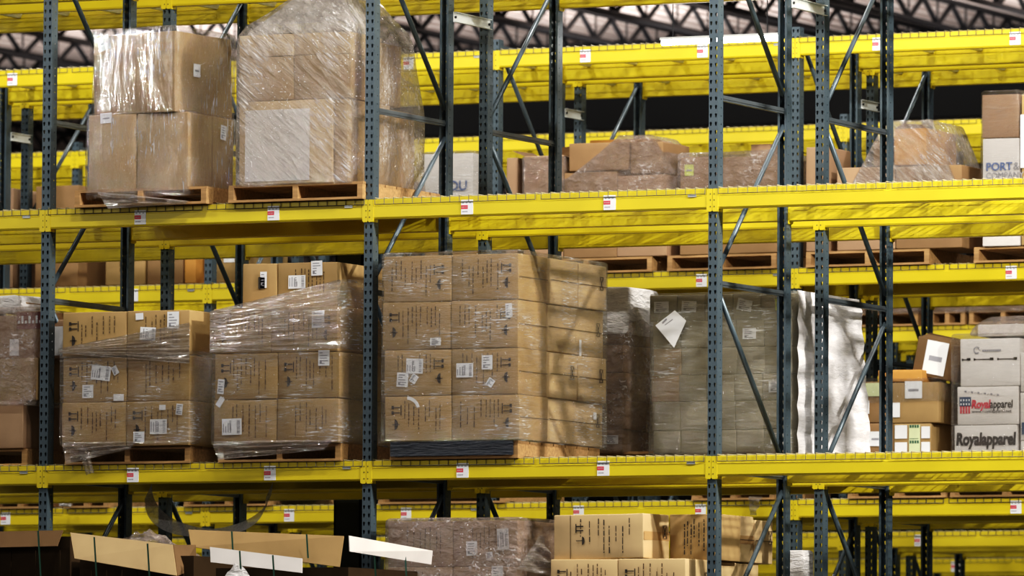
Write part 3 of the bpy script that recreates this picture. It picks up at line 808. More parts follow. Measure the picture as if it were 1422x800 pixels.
# ======== load U2
xa, xb = cx(331, YF, 230), cx(482, YF, 230)
zu = [S2+PALH+.0, cz(400, 139, YF), cz(400, 47, YF)]
yd = onX(583, 240, xb).y
pallet((xa+xb)/2+.02, YF+.0, S2, 'wooden pallet under the tall white-wrapped load', 1.02, 1.2)
o = carton(xa, cx(462, YF, 200), YF, .60, zu[0], zu[1], 'big lower carton behind milky film, tall wrapped load', 'kraft_light', group=gU, bulge=.006)
mb = MB(); w, d, h = o['dims']; rect(mb, .05, w-.17, .02, h-.06); addmesh(o, 'white_sheet', mb, ['white_board'], label='broad white sheet behind the film')
o = carton(cx(463, YF, 200), xb, YF+.01, .60, zu[0], zu[1], 'narrow lower carton at the right corner, tall wrapped load', 'kraft', group=gU)
o = carton(xa+.02, xb-.02, .61, yd-.04, zu[0], zu[1]-.02, 'rear lower carton of the tall wrapped load', 'kraft', group=gU); tape(o, 'side', False, .2)
xm = cx(408, YF, 100)
for a, b, nm in ((xa-.005, xm, 'left'), (xm, xb+.02, 'right')):
    carton(a, b, YF, .42, zu[1], zu[1]+.30, f'{nm} carton of the second layer, tall wrapped load', 'kraft', group=gU)
    carton(a, b, YF, .42, zu[1]+.30, zu[2], f'{nm} carton of the topmost layer, tall wrapped load', 'kraft_light', group=gU)
carton(xa+.1, xb+.0, .43, .76, zu[1], zu[2]-.03, 'rear upper carton of the tall wrapped load', 'kraft', group=gU)
ztop = cz(430, -6, .3)
def tp2(v, w, d, h):
    k = v.z/h; p = Vector(v)
    # fitted body, domed crown, rear side drawn in towards the top
    if k > .80:
        q = (k-.80)/.20; c0 = .16
        p.x = c0+(p.x-c0)*(1-.66*q**.85); p.y = .42*d+(p.y-.42*d)*(1-.42*q)
    else:
        pass
    if p.y > d*.55: p.y -= max(0, k-.42)*.6*(p.y-d*.55)/(d*.45)
    return p
wrap(xa, xb+.02, YF, yd, zu[0]-.02, ztop, 'milky diagonal film over the tall load with a domed top', 'film_diag', .02, .016, 14, 18, True, taper=tp2)

wrap(xa+.02, xb, YF+.02, .62, zu[2]+.0, ztop-.02, 'milky film crumpled into a peak on the tall wrapped load', 'film_milky', .0, .03, 15, 12, True, taper=lambda v, w, d, h: Vector((.12+(v.x-.12)*(1-.62*v.z/h), .3+(v.y-.3)*(1-.5*v.z/h), v.z)))
# ======== row B lower level : grey wrapped load and brown stack
YB = ROWY['B']-.05
xa, xb = cx(905, YB, 520), cx(1098, YB, 520)
ze = [S1+.10]+[cz(1000, p, YB) for p in (597, 557, 520, 482.5, 445, 408)]
pallet((xa+xb)/2, YB+.01, S1, 'wooden pallet under the grey film-wrapped load', 1.02, 1.18)
gB = 'grey-green cartons inside the hazy film'
nc = 5; xs = [xa+(xb-xa)*k/nc for k in range(nc+1)]
ordc = ['first', 'second', 'third', 'fourth', 'fifth']; ordl = ['bottom', 'second', 'third', 'fourth', 'fifth', 'top']
for k in range(6):
    sh = random.uniform(-.02, .02)
    for c_ in range(nc):
        o = carton(xs[c_]+sh, xs[c_+1]+sh, YB, YB+.38, ze[k], ze[k+1], f'{ordc[c_]} carton along the {ordl[k]} layer of the grey film-wrapped load', 'kraft_brown' if (k, c_) in ((3, 0), (2, 0)) else 'kraft_grey', group=gB, gap=.001)
        if k == 5 and c_ in (0, 1, 2, 3): label_piece(o, .09, .10, .11, .075, -.06*c_, 'text', mat='paper')
        if k == 5 and c_ == 4: label_piece(o, .14, .10, .06, .08, .05, 'plain2', mat='lime')
        if (k, c_) in ((4, 3), (2, 4), (0, 4)): label_piece(o, .10, .09, .10, .075, 0, 'text')
    for j in (1, 2):
        carton(xs[4]+sh, xs[5]+sh+.006*j, YB+.38*j+.005, YB+.38*(j+1), ze[k], ze[k+1]-.003, f'side carton {"in the middle" if j == 1 else "at the rear"} of the {ordl[k]} layer, grey film-wrapped load', 'kraft_grey', group=gB, gap=.001)
yb2 = YB+.38*3
wrap(xa, xb+.0, YB, yb2, ze[0]-.05, ze[6], 'hazy grey film round the load behind the third nearest post', 'film_grey', .02, .008, 21, 14, False)
pts = []
def side_fn(u, v):
    zz = ze[0]-.08+v*(ze[6]-ze[0]+.09); lay = v*6 % 1
    y = YB-.03+u*(yb2-YB+.06-.13*max(0, v-.25)*u*1.2)
    return Vector((xb+.06+.012*math.sin(lay*math.pi)+.009*min(1, u*3)*noise.noise(Vector((u*9, v*22, 3)))+.03*(1-v)*u, y, zz))
sheet('stretch_wrap', side_fn, 40, 60, 'film_side', 'opaque white film covering the right side of the grey wrapped load', 'stretch wrap', 'stretch wrap round the loads')
dmd = [onY(p, q, YB-.05) for p, q in ((936, 483), (953, 445.5), (937, 431), (910, 452))]
mb = MB(); mb.face([dmd[0], dmd[1], dmd[2], dmd[3]]); mb.face([p+Vector((0, .001, 0)) for p in dmd[::-1]])
q0 = onY(920, 449, YB-.052); 
o = put('paper_sheet', mb.mesh('paper_sheet', ['paper'])); tag(o, 'tilted white paper sheet taped over the grey film-wrapped load', 'paper sheet')
mb = MB(); p = lambda a, b: onY(a, b, YB-.052)
mb.face([p(919, 448), p(925, 442), p(926.5, 444), p(920.5, 450)]); mb.face([p(923, 451), p(934, 443), p(934.5, 444), p(923.5, 452)]); put('printed_marking', mb.mesh('printed_marking', ['grey_ink']), parent=o)
# brown stack
xa2, xm2, xb2 = cx(760, YB, 520), cx(834, YB, 520), cx(867, YB, 520)
zb_ = [S1+.10]+[cz(850, p, YB) for p in (596, 556, 517, 478, 440, 405)]
pallet((xa2+xb2)/2+.15, YB+.01, S1, 'wooden pallet under the brown stack between the bright and grey loads', .9, .9)
gC = 'brown cartons of the dark film-wrapped stack'
for k in range(6):
    sh = random.uniform(-.012, .012)
    for c_, (a, b, y0, y1_) in enumerate(((xm2-.26, xm2-.012, YB, YB+.36), (xm2-.01, xb2, YB, YB+.36), (xm2-.01, xb2+.01, YB+.365, YB+.74))):
        o = carton(a+sh, b+sh, y0, y1_, zb_[k], zb_[k+1]-.003, f'{["left front", "right front", "right rear"][c_]} carton in the {ordl[k]} layer of the brown stack', 'kraft_pink' if c_ == 0 else 'kraft_brown', group=gC)
        if (k, c_) in ((0, 1), (0, 2)): label_piece(o, .10, .10, .11, .06, 0, 'text')
        if (k, c_) == (3, 2): label_piece(o, .12, .10, .10, .05, 0, 'plain2', 'side')
wrap(xm2-.26, xb2+.01, YB, YB+.74, zb_[0], zb_[5]+.02, 'clear film round the lower part of the brown stack', 'film_pink', .015, .008, 31, 12, False)
wrap(xm2-.02, xb2+.01, YB, YB+.5, zb_[4]+.06, zb_[6]+.012, 'silvery film crumpled over the top corner of the brown stack', 'film_white', .02, .014, 32, 12, True)

# ======== bottom level: opened bulk boxes (left) and cartons (right)
gG = 'opened bulk boxes on the bottom level'
def bulk_box(xa, xb, y0, y1, zt, label):
    root = bpy.data.objects.new('bulk_box', None); col.objects.link(root); root.location = ((xa+xb)/2, y0, zt-1.45)
    w, d, h = xb-xa, y1-y0, 1.45
    mb = MB()
    t = .012
    mb.box(-w/2, w/2, 0, t, 0, h); mb.box(-w/2, w/2, d-t, d, 0, h); mb.box(-w/2, -w/2+t, t, d-t, 0, h); mb.box(w/2-t, w/2, t, d-t, 0, h); mb.box(-w/2+t, w/2-t, t, d-t, 0, .02)
    for k in range(7): mb.box(-w/2+.08+k*(w-.16)/6.-.008, -w/2+.08+k*(w-.16)/6+.008, -.006, 0, .05, h-.09)
    put('box_body', mb.mesh('box_body', ['box_shaded']), parent=root)
    tag(root, label, 'bulk box', gG)
    lo = bpy.data.objects.new('bulk_box', None); col.objects.link(lo); lo.location = ((xa+xb)/2, y0, .119)
    mb = MB(); mb.box(-w/2, w/2, 0, d, 0, zt-1.451-.119); put('box_body', mb.mesh('box_body', ['box_shaded']), parent=lo)
    tag(lo, 'closed box below the ' + label.split(',')[0].split(' with')[0] + (' with' + label.split(' with')[1] if ' with' in label else ''), 'bulk box', gG)
    pallet((xa+xb)/2, y0, 0, 'floor pallet below the ' + label.split(',')[0], w-.02, d-.02)
    return root
def flap(root, pts, mat, name='flap', label=None, th=.006):
    o = root.location; P_ = [Vector(p)-o for p in pts]; n = (P_[1]-P_[0]).cross(P_[3]-P_[0]).normalized()*th
    mb = MB(); f = P_; b = [p+n for p in P_]
    mb.face(f[::-1]); mb.face(b)
    for i in range(4):
        j = (i+1) % 4; mb.face([f[i], f[j], b[j], b[i]])
    q = put(name, mb.mesh(name, [mat]), parent=root)
    if label: q['label'] = label
    return q
def strapv(root, px, py0, py1, y, w_=.011):
    o = root.location; a, b = onY(px, py0, y)-o, onY(px+(py1-py0)*.06, py1, y)-o
    mb = MB(); mb.box(0, 0, 0, 0, 0, 0); mb.v = []; mb.f = []; mb.m = []
    u = Vector((w_/2, 0, 0)); t = Vector((0, -.004, 0))
    mb.face([b-u, b+u, a+u, a-u]); mb.face([a-u+t, a+u+t, b+u+t, b-u+t][::-1])
    fls = [c for c in root.children if c.name.startswith('flap')]
    put('strap', mb.mesh('strap', ['strap']), parent=fls[-1] if fls else root)
def fl(px0, py0, px1, py1, qx1, qy1, qx0, qy0, yt, yb): return [onY(qx0, qy0, yb), onY(qx1, qy1, yb), onY(px1, py1, yt), onY(px0, py0, yt)]
y = -1.30
def two_high(xa, xb, y0, y1, zt, label, low):
    r = bulk_box(xa, xb, y0, y1, zt, label)
    return r
r0 = two_high(cx(-140, y, 780), cx(92, y, 780), -1.25, -.25, cz(50, 741, y)-.02, 'dark opened bulk box at the lower left corner, brown flap folded down', 0)
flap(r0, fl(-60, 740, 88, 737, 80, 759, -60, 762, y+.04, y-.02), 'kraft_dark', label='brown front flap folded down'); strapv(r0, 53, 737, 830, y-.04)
r1 = two_high(cx(104, y, 780), cx(262, y, 780), -1.23, -.23, cz(200, 772, y), 'opened bulk box with pale tan flap hanging down in front', 0)
flap(r1, fl(98, 740, 240, 757, 246, 800, 104, 776, y+.03, y-.04), 'kraft_light', label='pale tan front flap hanging askew')
flap(r1, [onY(246, 800, y-.04), onY(272, 790, y+.3), onY(271, 757, y+.3), onY(240, 757, y+.03)], 'kraft_dark', label='shaded side flap')  # the side flap's shade is put into its darker board
for p, q in ((131, 746), (205, 755)): strapv(r1, p, q, 830, y-.055)
sheet('film_heap', lambda u, v: Vector((cx(150, -.8)+u*.55, -1.1+v*.7, cz(200, 772, -1.0)+.16*math.sin(u*3.14)*math.sin(v*3.14)+.05*noise.noise(Vector((u*9, v*9, 1))))), 30, 30, 'film_pink',
      'crumpled film heaped inside the bulk box with the pale tan flap', 'plastic film')
r2 = two_high(cx(292, y, 780), cx(476, y, 780), -1.22, -.20, cz(380, 788, y), 'opened bulk box with long brown flap and two white flaps', 0)
flap(r2, fl(262, 736, 478, 745, 472, 788, 266, 760, -.3, -.35), 'kraft', label='long brown flap standing along the top')
flap(r2, fl(292, 760, 420, 776, 420, 796, 293, 781, y+.03, y), 'white_board', label='white flap in front')
for p, q in ((322, 738), (426, 742)): strapv(r2, p, q, 775, -.37)
for p, q in ((333, 765), (379, 771)): strapv(r2, p, q, 830, y-.015)
flap(r2, [onY(599, 784, -.2), onY(486, 766, y+.02), onY(485, 744, y+.03), onY(601, 765, -.22)][::1], 'white_board', label='white side flap sloping down to the right')
for p, q, yy in ((519, 751, -.93), (562, 758, -.55)): strapv(r2, p, q, 830, yy)
sheet('film_bundle', lambda u, v: Vector((cx(305, y-.09)+u*.22, y-.06+.05*v, cz(300, 815, y-.1)+.15*v*math.sin(.4+u*2.6)+.02*noise.noise(Vector((u*7, v*7, 2))))), 16, 16, 'film_white',
      'white film bundle peeking below the white flap', 'plastic film')
# wrapped carton load, bottom level
xa, xm, xb = cx(538, YF, 760), cx(629, YF, 760), cx(719, YF, 760)
zt = cz(630, 723, YF); zm = cz(630, 787, YF)
pallet((xa+xb)/2, YF+.03, S0, 'wooden pallet under the film-wrapped cartons at the bottom centre')
gL = 'kraft cartons on the bottom level'
lay = [S0+PALH+.001]; hh = (zm-lay[0])/3; lay += [lay[0]+hh, lay[0]+2*hh, zm, zt]
for k in range(4):
    for c_, (a, b) in enumerate(((xa, xm), (xm, xb))):
        o = carton(a, b, YF, 1.05, lay[k], lay[k+1], f'{"left" if c_ == 0 else "right"} carton, {["lowest", "second", "third", "top"][k]} layer, film-wrapped load at the bottom centre', 'kraft_pink', group=gL)
        if k >= 2: text_lines(o, 'front', False, 90+k*2+c_, False, 8)
        if k == 3 and c_: label_piece(o, .37, .18, .085, .14, .05, 'barcode'); label_piece(o, .14, .12, .08, .095, .02, 'text'); label_piece(o, .27, .07, .05, .05, .1, 'text')
        if k == 2 and c_: label_piece(o, .33, .26, .085, .10, 0, 'text')
wrap(xa, xb, YF, 1.05, lay[0], zt, 'wrinkled film round the cartons at the bottom centre', 'film_pink', .02, .007, 41, 12, True)
sheet('film_tail', quad_fn((xb+.02, -.1, zm-.02), (xb+.25, .1, zm-.08), (xb+.16, .0, zt-.12), (xb+.14, .0, zt-.10), .03, 3, 6), 14, 14, 'film_band', 'loose shiny film tail at the right corner of the bottom centre load', 'stretch wrap')
# right-hand carton load, bottom level
y0 = -.03
xa, xm, xb = cx(764, y0, 780), cx(858, y0, 780), cx(952, y0, 780)
zt = cz(860, 776, y0); h = .317
pallet((xa+xb)/2, y0+.03, S0, 'wooden pallet under the unwrapped cartons behind the third post', .99)
lay = [zt-h*3.2, zt-h*2.1, zt-h, zt]; lay[0] = S0+PALH
ys = [y0, y0+.42, y0+.84, y0+1.2]
for k in range(3):
    for c_, (a, b) in enumerate(((xa, xm), (xm, xb))):
        o = carton(a, b, ys[0], ys[1], lay[k], lay[k+1], f'{"left" if c_ == 0 else "right"} front carton, {["lowest", "second", "third"][k]} layer, unwrapped load behind the third post', 'kraft_light', group=gL)
        if k == 2: text_lines(o, 'front', False, 120+c_, True, 9)
        if k == 2 and c_: text_lines(o, 'side', False, 125, False, 0, box=True); seam(o, 'side', True, .15)
    for j in (1, 2):
        o = carton(xm, xb, ys[j], ys[j+1], lay[k], lay[k+1]-.004, f'{"middle" if j == 1 else "rear"} side carton, {["lowest", "second", "third"][k]} layer, unwrapped load behind the third post', 'kraft_light', group=gL); seam(o, 'side', True, .15)
# top layer: a bigger carton slightly tipped, one facing behind it, one at the rear
o = carton(xa+.005, cx(894, y0, 740), y0+.02, .36, zt, cz(800, 712, y0)-.01, 'tipped front carton with big printed umbrella on top of the unwrapped load', 'kraft_light', ry=-.010, rz=-.06, group=gL)
text_lines(o, 'front', False, 131, False, 9, 'ink'); text_lines(o, 'side', False, 133, False, 0, box=True); tape(o, 'side', True, .15)
mb = MB()
for a in (.16, .16):
    pass
w, d, h_ = o['dims']
mb = MB()
u0, v0 = .17, .185
for k in (0, 1): rect(mb, u0, u0+.055, v0+k*.028, v0+k*.028+.009); 
rect(mb, u0-.004, u0+.004, v0-.01, v0+.05)
rect(mb, u0, u0+.05, .12, .126)
mb.face([(u0+.045+.02*math.sin(t), 0, .123+.028*math.cos(t)) for t in [math.pi*q/8 for q in range(9)]])
addmesh(o, 'printed_symbols', mb, ['ink']); seam(o, 'front', False, .128)
o = carton(cx(931, .42, 760), cx(1000, .42, 760), .40, .76, zt, cz(960, 714, .4), 'darker carton turned sideways behind the third post, top of the unwrapped load', 'kraft', group=gL); text_lines(o, 'front', False, 137, False, 6, 'ink')
o = carton(xb-.42, xb+.01, .77, 1.05, zt, zt+.31, 'middle top carton on the right side of the unwrapped load', 'kraft_light', group=gL, rz=-.03); seam(o, 'side', True, .15); tape(o, 'side', True, .15)
o = carton(xb-.40, xb+.02, 1.06, 1.36, zt, zt+.29, 'rear top carton with printed arrows on the right side of the unwrapped load', 'kraft_light', group=gL); text_lines(o, 'side', False, 139, False, 0, box=True); seam(o, 'side', True, .15)
# white box on row B bottom level
o = carton(cx(1088, YB, 780), cx(1116, YB, 780), YB, YB+.16, LZ('B', 0)+.006, cz(1110, 768, YB), 'pale wrapped upright carton behind the third frame, bottom level', 'white_board', group='pale cartons on the bottom level')
wrap(cx(1088, YB, 780), cx(1116, YB, 780), YB, YB+.16, LZ('B', 0)+.02, cz(1110, 766, YB), 'milky film over the pale upright carton on the bottom level', 'film_white', .012, .012, 51, 8, True)
sheet('film_strip', lambda u, v: Vector((cx(206, .5, 690)+(cx(374, .5, 690)-cx(206, .5, 690))*(.5-.5*math.cos(u*math.pi))*1.0, .5+.05*(v-.5)*2, 
      cz(290, 681, .5)-.29*math.sin(u*math.pi)**.8+.055*(v-.5)*(1+abs(math.cos(u*math.pi))))), 40, 4, 'film_strip', 'loop of plastic strip sagging below the lower shelf on the left', 'plastic strip')

# ======== row C, middle level (seen above and below the nearest rack's beams)
YC = ROWY['C']-.03
SC2 = LZ('C', 2)+.006
gC2 = 'cartons on the middle level across the first aisle'
def boxC(p0, p1, pyt, zb, label, mat='kraft', dep=.55, y=YC, **k):
    zt = cz((p0+p1)/2, pyt, y)
    return carton(cx(p0, y, 230), cx(p1, y, 230), y, y+dep, zb, zt, label, mat, group=gC2, **k)
pw = [(590, 672), (722, 905), (926, 1078), (1119, 1290), (1352, 1520)]
nm = ['small pale carton and brown carton', 'shiny wrapped low boxes', 'flat boxes with the lime sticker', 'orange box', 'tall lettered cartons']
for (a, b), t in zip(pw, nm): pallet((cx(a, YC, 360)+cx(b, YC, 360))/2, YC, SC2, f'wooden pallet across the aisle under the {t}', abs(cx(b, YC, 360)-cx(a, YC, 360)), 1.15)
zp = SC2+PALH+.001; zmid = zp+.34
# a) white carton
boxC(590, 662, 305, zp, 'lower carton under the small pale carton across the aisle', 'kraft_brown', .9)
o = boxC(588, 657, 213, cz(620, 304, YC), 'pale wrapped carton with faded blue lettering, behind the brace', 'white_board', .40)
lettering(o, 'ADU', .15, .22, .11, 'blue_ink', bold=.002)
mb = MB(); rect(mb, .28, .34, .215, .222); rect(mb, .06, .12, .20, .207); addmesh(o, 'printed_marking', mb, ['blue_ink'])
wrap(cx(588, YC, 230), cx(657, YC, 230), YC, YC+.40, zp+.33, cz(620, 212, YC), 'milky film round the pale lettered carton', 'film', .015, .008, 61, 8)
boxC(703, 719, 219, zp, 'brown carton between the pale lettered carton and the second rear post', 'kraft_pink', .45, YC+.05)
# b) flat-topped wrapped carton with open flaps
o = boxC(727, 782, 216, zp, 'pinkish wrapped carton with dark open flaps behind the second row post', 'kraft_pink', .45)
w, d, h = o['dims']
for s in (-1, 1):
    mb = MB(); mb.face([(s*w/2, .02, h), (s*w/2, d-.02, h), (s*(w/2+.12), d-.03, h-.05 if s > 0 else h+.06), (s*(w/2+.12), .03, h-.06 if s > 0 else h+.05)]); put('flap', mb.mesh('flap', ['kraft_dark']), parent=o)
mb = MB(); mb.face([(-w/2, d, h), (w/2, d, h), (w/2-.02, d-.05, h+.11), (-w/2+.05, d-.05, h+.09)]); put('flap', mb.mesh('flap', ['kraft_dark']), parent=o)
wrap(cx(727, YC, 230), cx(782, YC, 230), YC, YC+.45, zp+.1, cz(760, 218, YC), 'tight milky film round the pinkish carton with open flaps', 'film_pink', .015, .008, 62, 8, False)
# c) low wrapped boxes
y2 = YC
o = boxC(783, 857, 239, zp, 'long flat brown carton under the shiny wrapped boxes', 'kraft_brown', .5)
o = boxC(857, 926, 243, zp, 'pinkish carton at the right under the shiny wrapped boxes', 'kraft_pink', .5)
o = boxC(790, 873, 198, cz(830, 237, YC), 'shiny wrapped carton lying left on the low load', 'kraft_brown', .4)
o = boxC(875, 921, 197, cz(900, 241, YC), 'shiny wrapped carton lying right on the low load', 'kraft_brown', .5)
o = boxC(818, 905, 193, zp, 'orange-brown carton behind the shiny wrapped boxes', 'orange', .4, YC+.55)
def tp3(v, w, d, h):
    k = v.z/h; u = v.x/w+.5; p = Vector(v)
    top = .55+.45*min(1, max(0, u*2.2-.1))
    if u > .78: top = 1-.45*((u-.78)/.22)
    p.z = v.z*top; return p
wrap(cx(783, YC, 230), cx(938, YC, 230), YC, YC+.5, zp+.2, cz(880, 192, YC), 'glossy film stretched in folds over the low boxes', 'film_pink', .025, .018, 63, 18, True, taper=tp3)
# d) lime sticker carton
o = boxC(944, 987, 218, zp, 'brown carton with lime sticker left of the third nearest post', 'kraft_brown', .5); label_piece(o, .08, o['dims'][2]-.10, .075, .085, 0, 'plain2', mat='lime')
boxC(1000, 1082, 217, zp, 'wide brown wrapped carton right of the third nearest post', 'kraft_brown', .55)
boxC(1042, 1070, 200, zp, 'small open carton standing behind the wide wrapped carton', 'kraft_pink', .2, YC+.6)
boxC(1119, 1150, 204, zp, 'tall brown carton between the third rear post and the next post', 'kraft_pink', .45)
wrap(cx(944, YC, 230), cx(1082, YC, 230), YC, YC+.55, zp+.25, cz(1000, 214, YC), 'clear film over the carton with the lime sticker and its neighbour', 'film_pink', .02, .012, 64, 12)
# f) orange box load
boxC(1162, 1243, 232, zp, 'left brown base carton under the orange box', 'kraft_pink', .6)
boxC(1244, 1336, 230, zp, 'right brown base carton under the orange box', 'kraft_brown', .6)
boxC(1212, 1238, 196, cz(1225, 231, YC), 'small brown carton left of the orange box', 'kraft_brown', .4)
o = boxC(1241, 1287, 178, cz(1260, 229, YC), 'orange kraft box topping the film-draped load on the right', 'orange', .6)
w, d, h = o['dims']
mb = MB(); mb.face([(-w/2, 0, h), (w/2, 0, h), (w/2-.03, .12, h+.03), (-w/2+.04, .10, h+.05)]); put('flap', mb.mesh('flap', ['kraft_dark']), parent=o)
def tp4(v, w, d, h):
    k = v.z/h; p = Vector(v); c0 = .07*w
    if k > .15:
        q = (k-.15)/.85; s_ = 1-.68*q
        p.x = c0+(p.x-c0)*s_
    return p
wrap(cx(1160, YC, 230), cx(1345, YC, 230), YC, YC+.65, zp+.12, cz(1260, 176, YC)+.03, 'film tent draped from the orange box down to both sides', 'film_diag', .02, .016, 65, 18, True, taper=tp4)
# g) tall lettered cartons at the right edge
yG = YC-.02
o = boxC(1364, 1416, 192, zp, 'pale carton printed with blue two-line lettering at the right edge', 'white_board', .5, yG)
w, d, h = o['dims']; zq = cz(1390, 236.5, yG)-o.location.z
lettering(o, 'PORT', .03, zq, .084, 'blue_ink', bold=.002); lettering(o, '&', .25, zq, .084, 'grey_ink'); lettering(o, 'COMPANY', .03, zq-.060, .066, 'grey_ink', bold=.0, squeeze=.95)
o2 = boxC(1363.5, 1415, 131, cz(1390, 191.5, yG), 'brown wrapped carton topping the blue-lettered pale carton', 'kraft_pink', .5, yG)
o3 = boxC(1418, 1500, 130, zp, 'tall kraft carton cut by the right edge beside the lettered cartons', 'kraft', .5, yG); label_piece(o3, .03, o3['dims'][2]-.35, .07, .40, 0, 'plain')
wrap(cx(1364, yG, 230), cx(1416, yG, 230), yG, yG+.5, zp+.3, cz(1390, 131, yG)+.02, 'clear film round the two lettered cartons at the right edge', 'film_thin', .014, .007, 66, 10)
# boxes far left behind the first frame (row C/D middle level)
YD = ROWY['D']-.03; SD2 = LZ('D', 2)+.006
gD = 'cartons on the middle level of the fourth rack row'
xs = [cx(p, YD, 380) for p in (-40, 30, 92)]
for k, (p0, p1, pt, m_, t) in enumerate(((-40, 18, 262, 'kraft_pink', 'pinkish carton far back at the left edge behind the first frame'), (48, 108, 258, 'kraft_brown', 'brown carton far back just right of the first nearest post'),
        (146, 201, 270, 'kraft', 'kraft carton far back behind the first rear post'), (204, 254, 270, 'kraft_brown', 'brown carton far back between the two left rear posts'), (256, 272, 270, 'orange', 'narrow orange carton far back beside the dark gap'),
        (300, 345, 270, 'kraft', 'kraft carton with white label far back above the sloping-film load'))):
    o = carton(cx(p0, YD, 380), cx(p1, YD, 380), YD, YD+.7, SD2+.12, cz((p0+p1)/2, pt, YD), t, m_, group=gD)
    if k == 5: label_piece(o, .12, .22, .10, .12, 0, 'plain')
    if k == 2: text_lines(o, 'front', False, 150, False, 4)
for a, b, t in ((-50, 18, 'at the far left'), (48, 108, 'just right of the first nearest post'), (146, 345, 'behind the first frame')): pallet((cx(a, YD, 400)+cx(b, YD, 400))/2, YD, SD2, f'wooden pallet in the fourth rack row {t}', min(1.1, abs(cx(b, YD, 400)-cx(a, YD, 400))), 1.1)

# ======== row C lower level, right: brown cartons and white lettered cartons
SC1 = LZ('C', 1)+.006; zq = SC1+PALH+.001
gC1 = 'cartons on the lower level across the first aisle'
pallet((cx(1190, YC, 690)+cx(1300, YC, 690))/2, YC, SC1, 'wooden pallet under the brown mixed cartons on the right', .8, 1.1)
pallet((cx(1320, YC, 690)+cx(1470, YC, 690))/2, YC, SC1, 'wooden pallet under the white lettered cartons', .88, 1.1)
def boxD(p0, p1, pyt, pyb, label, mat='kraft', dep=.5, y=YC, **k):
    zb = zq if pyb is None else cz((p0+p1)/2, pyb, y)
    return carton(cx(p0, y, 600), cx(p1, y, 600), y, y+dep, zb, cz((p0+p1)/2, pyt, y), label, mat, group=gC1, **k)
za = cz(1245, 632, YC)
boxD(1188, 1240, 632, None, 'lowest left brown carton hidden behind the beam, right side', 'kraft_brown')
boxD(1241, 1293, 632, None, 'lowest right brown carton hidden behind the beam, right side', 'kraft_brown')
o = boxD(1190, 1240, 588, 631.5, 'lower left brown carton with a white label, behind the last rear post', 'kraft_brown'); label_piece(o, .15, .12, .10, .11, 0, 'plain2')
o = boxD(1241, 1293, 588, 631.5, 'lower right carton with green-printed strip and white panels', 'kraft', .55)
w, d, h = o['dims']
for q in ((.01, .11, h*.52, h*.95), (.01, .11, h*.02, h*.40), (.225, w-.006, h*.52, h*.90), (.225, w-.006, h*.02, h*.40)):
    mb = MB(); rect(mb, *q); addmesh(o, 'white_panel', mb, ['paper'])
mb = MB(); rect(mb, .125, .215, .01, h-.01, 0); 
for v in (h*.86, h*.36):
    for k in range(4): rect(mb, .13+k*.02, .145+k*.02, v, v+.022, 1, .001)
rect(mb, .13, .20, h*.5, h*.52, 1, .001); addmesh(o, 'printed_strip', mb, ['pale_lime', 'strap'])
o = boxD(1192, 1230, 530, 587.5, 'mid-height brown carton with pale lime label left of the last rear post', 'kraft_brown', .5); w, d, h = o['dims']
label_piece(o, .12, h-.06, .18, .10, 0, 'blank', mat='pale_lime'); label_piece(o, .05, .12, .08, .10, 0, 'blank')
o = boxD(1231, 1303, 531, 587.5, 'broad glossy brown carton beside the white lettered stack', 'kraft', .6); label_piece(o, .22, .25, .14, .13, 0, 'plain2'); label_piece(o, .08, .10, .06, .11, 0, 'blank')
o = boxD(1219, 1280, 513.5, 530.5, 'shallow orange open tray on the brown cartons', 'orange', .5)
# tilted dark carton
o = carton(cx(1258, YC, 500), cx(1322, YC, 500), YC+.1, YC+.5, cz(1290, 528, YC)+.02, cz(1290, 474, YC)+.02, 'dark tilted carton with white panel leaning above the orange tray', 'kraft_dark', ry=.20, group=gC1)
w, d, h = o['dims']; label_piece(o, w*.46, h*.52, w*.48, h*.86, 0, 'plain2')
mb = MB(); mb.face([(-w/2+.02, 0, h), (w/2, .02, h), (w/2+.02, .2, h+.03), (-w/2, .2, h+.035)]); put('flap', mb.mesh('flap', ['kraft_dark']), parent=o)
sheet('cardboard_sheet', quad_fn((cx(1305, YC+.3), YC+.45, cz(1305, 481, YC)), (cx(1334, YC+.3), YC+.35, cz(1334, 487, YC)), (cx(1334, YC+.3), YC+.5, cz(1334, 478, YC)), (cx(1305, YC+.3), YC+.6, cz(1305, 462, YC)), .004, 1), 5, 5, 'kraft_dark', 'loose cardboard sheet tucked behind the tilted dark carton', 'cardboard')
wrap(cx(1192, YC, 560), cx(1303, YC, 560), YC, YC+.6, cz(1245, 560, YC), cz(1245, 528, YC), 'crumpled clear film over the broad glossy brown carton', 'film_shiny', .018, .012, 71, 12)
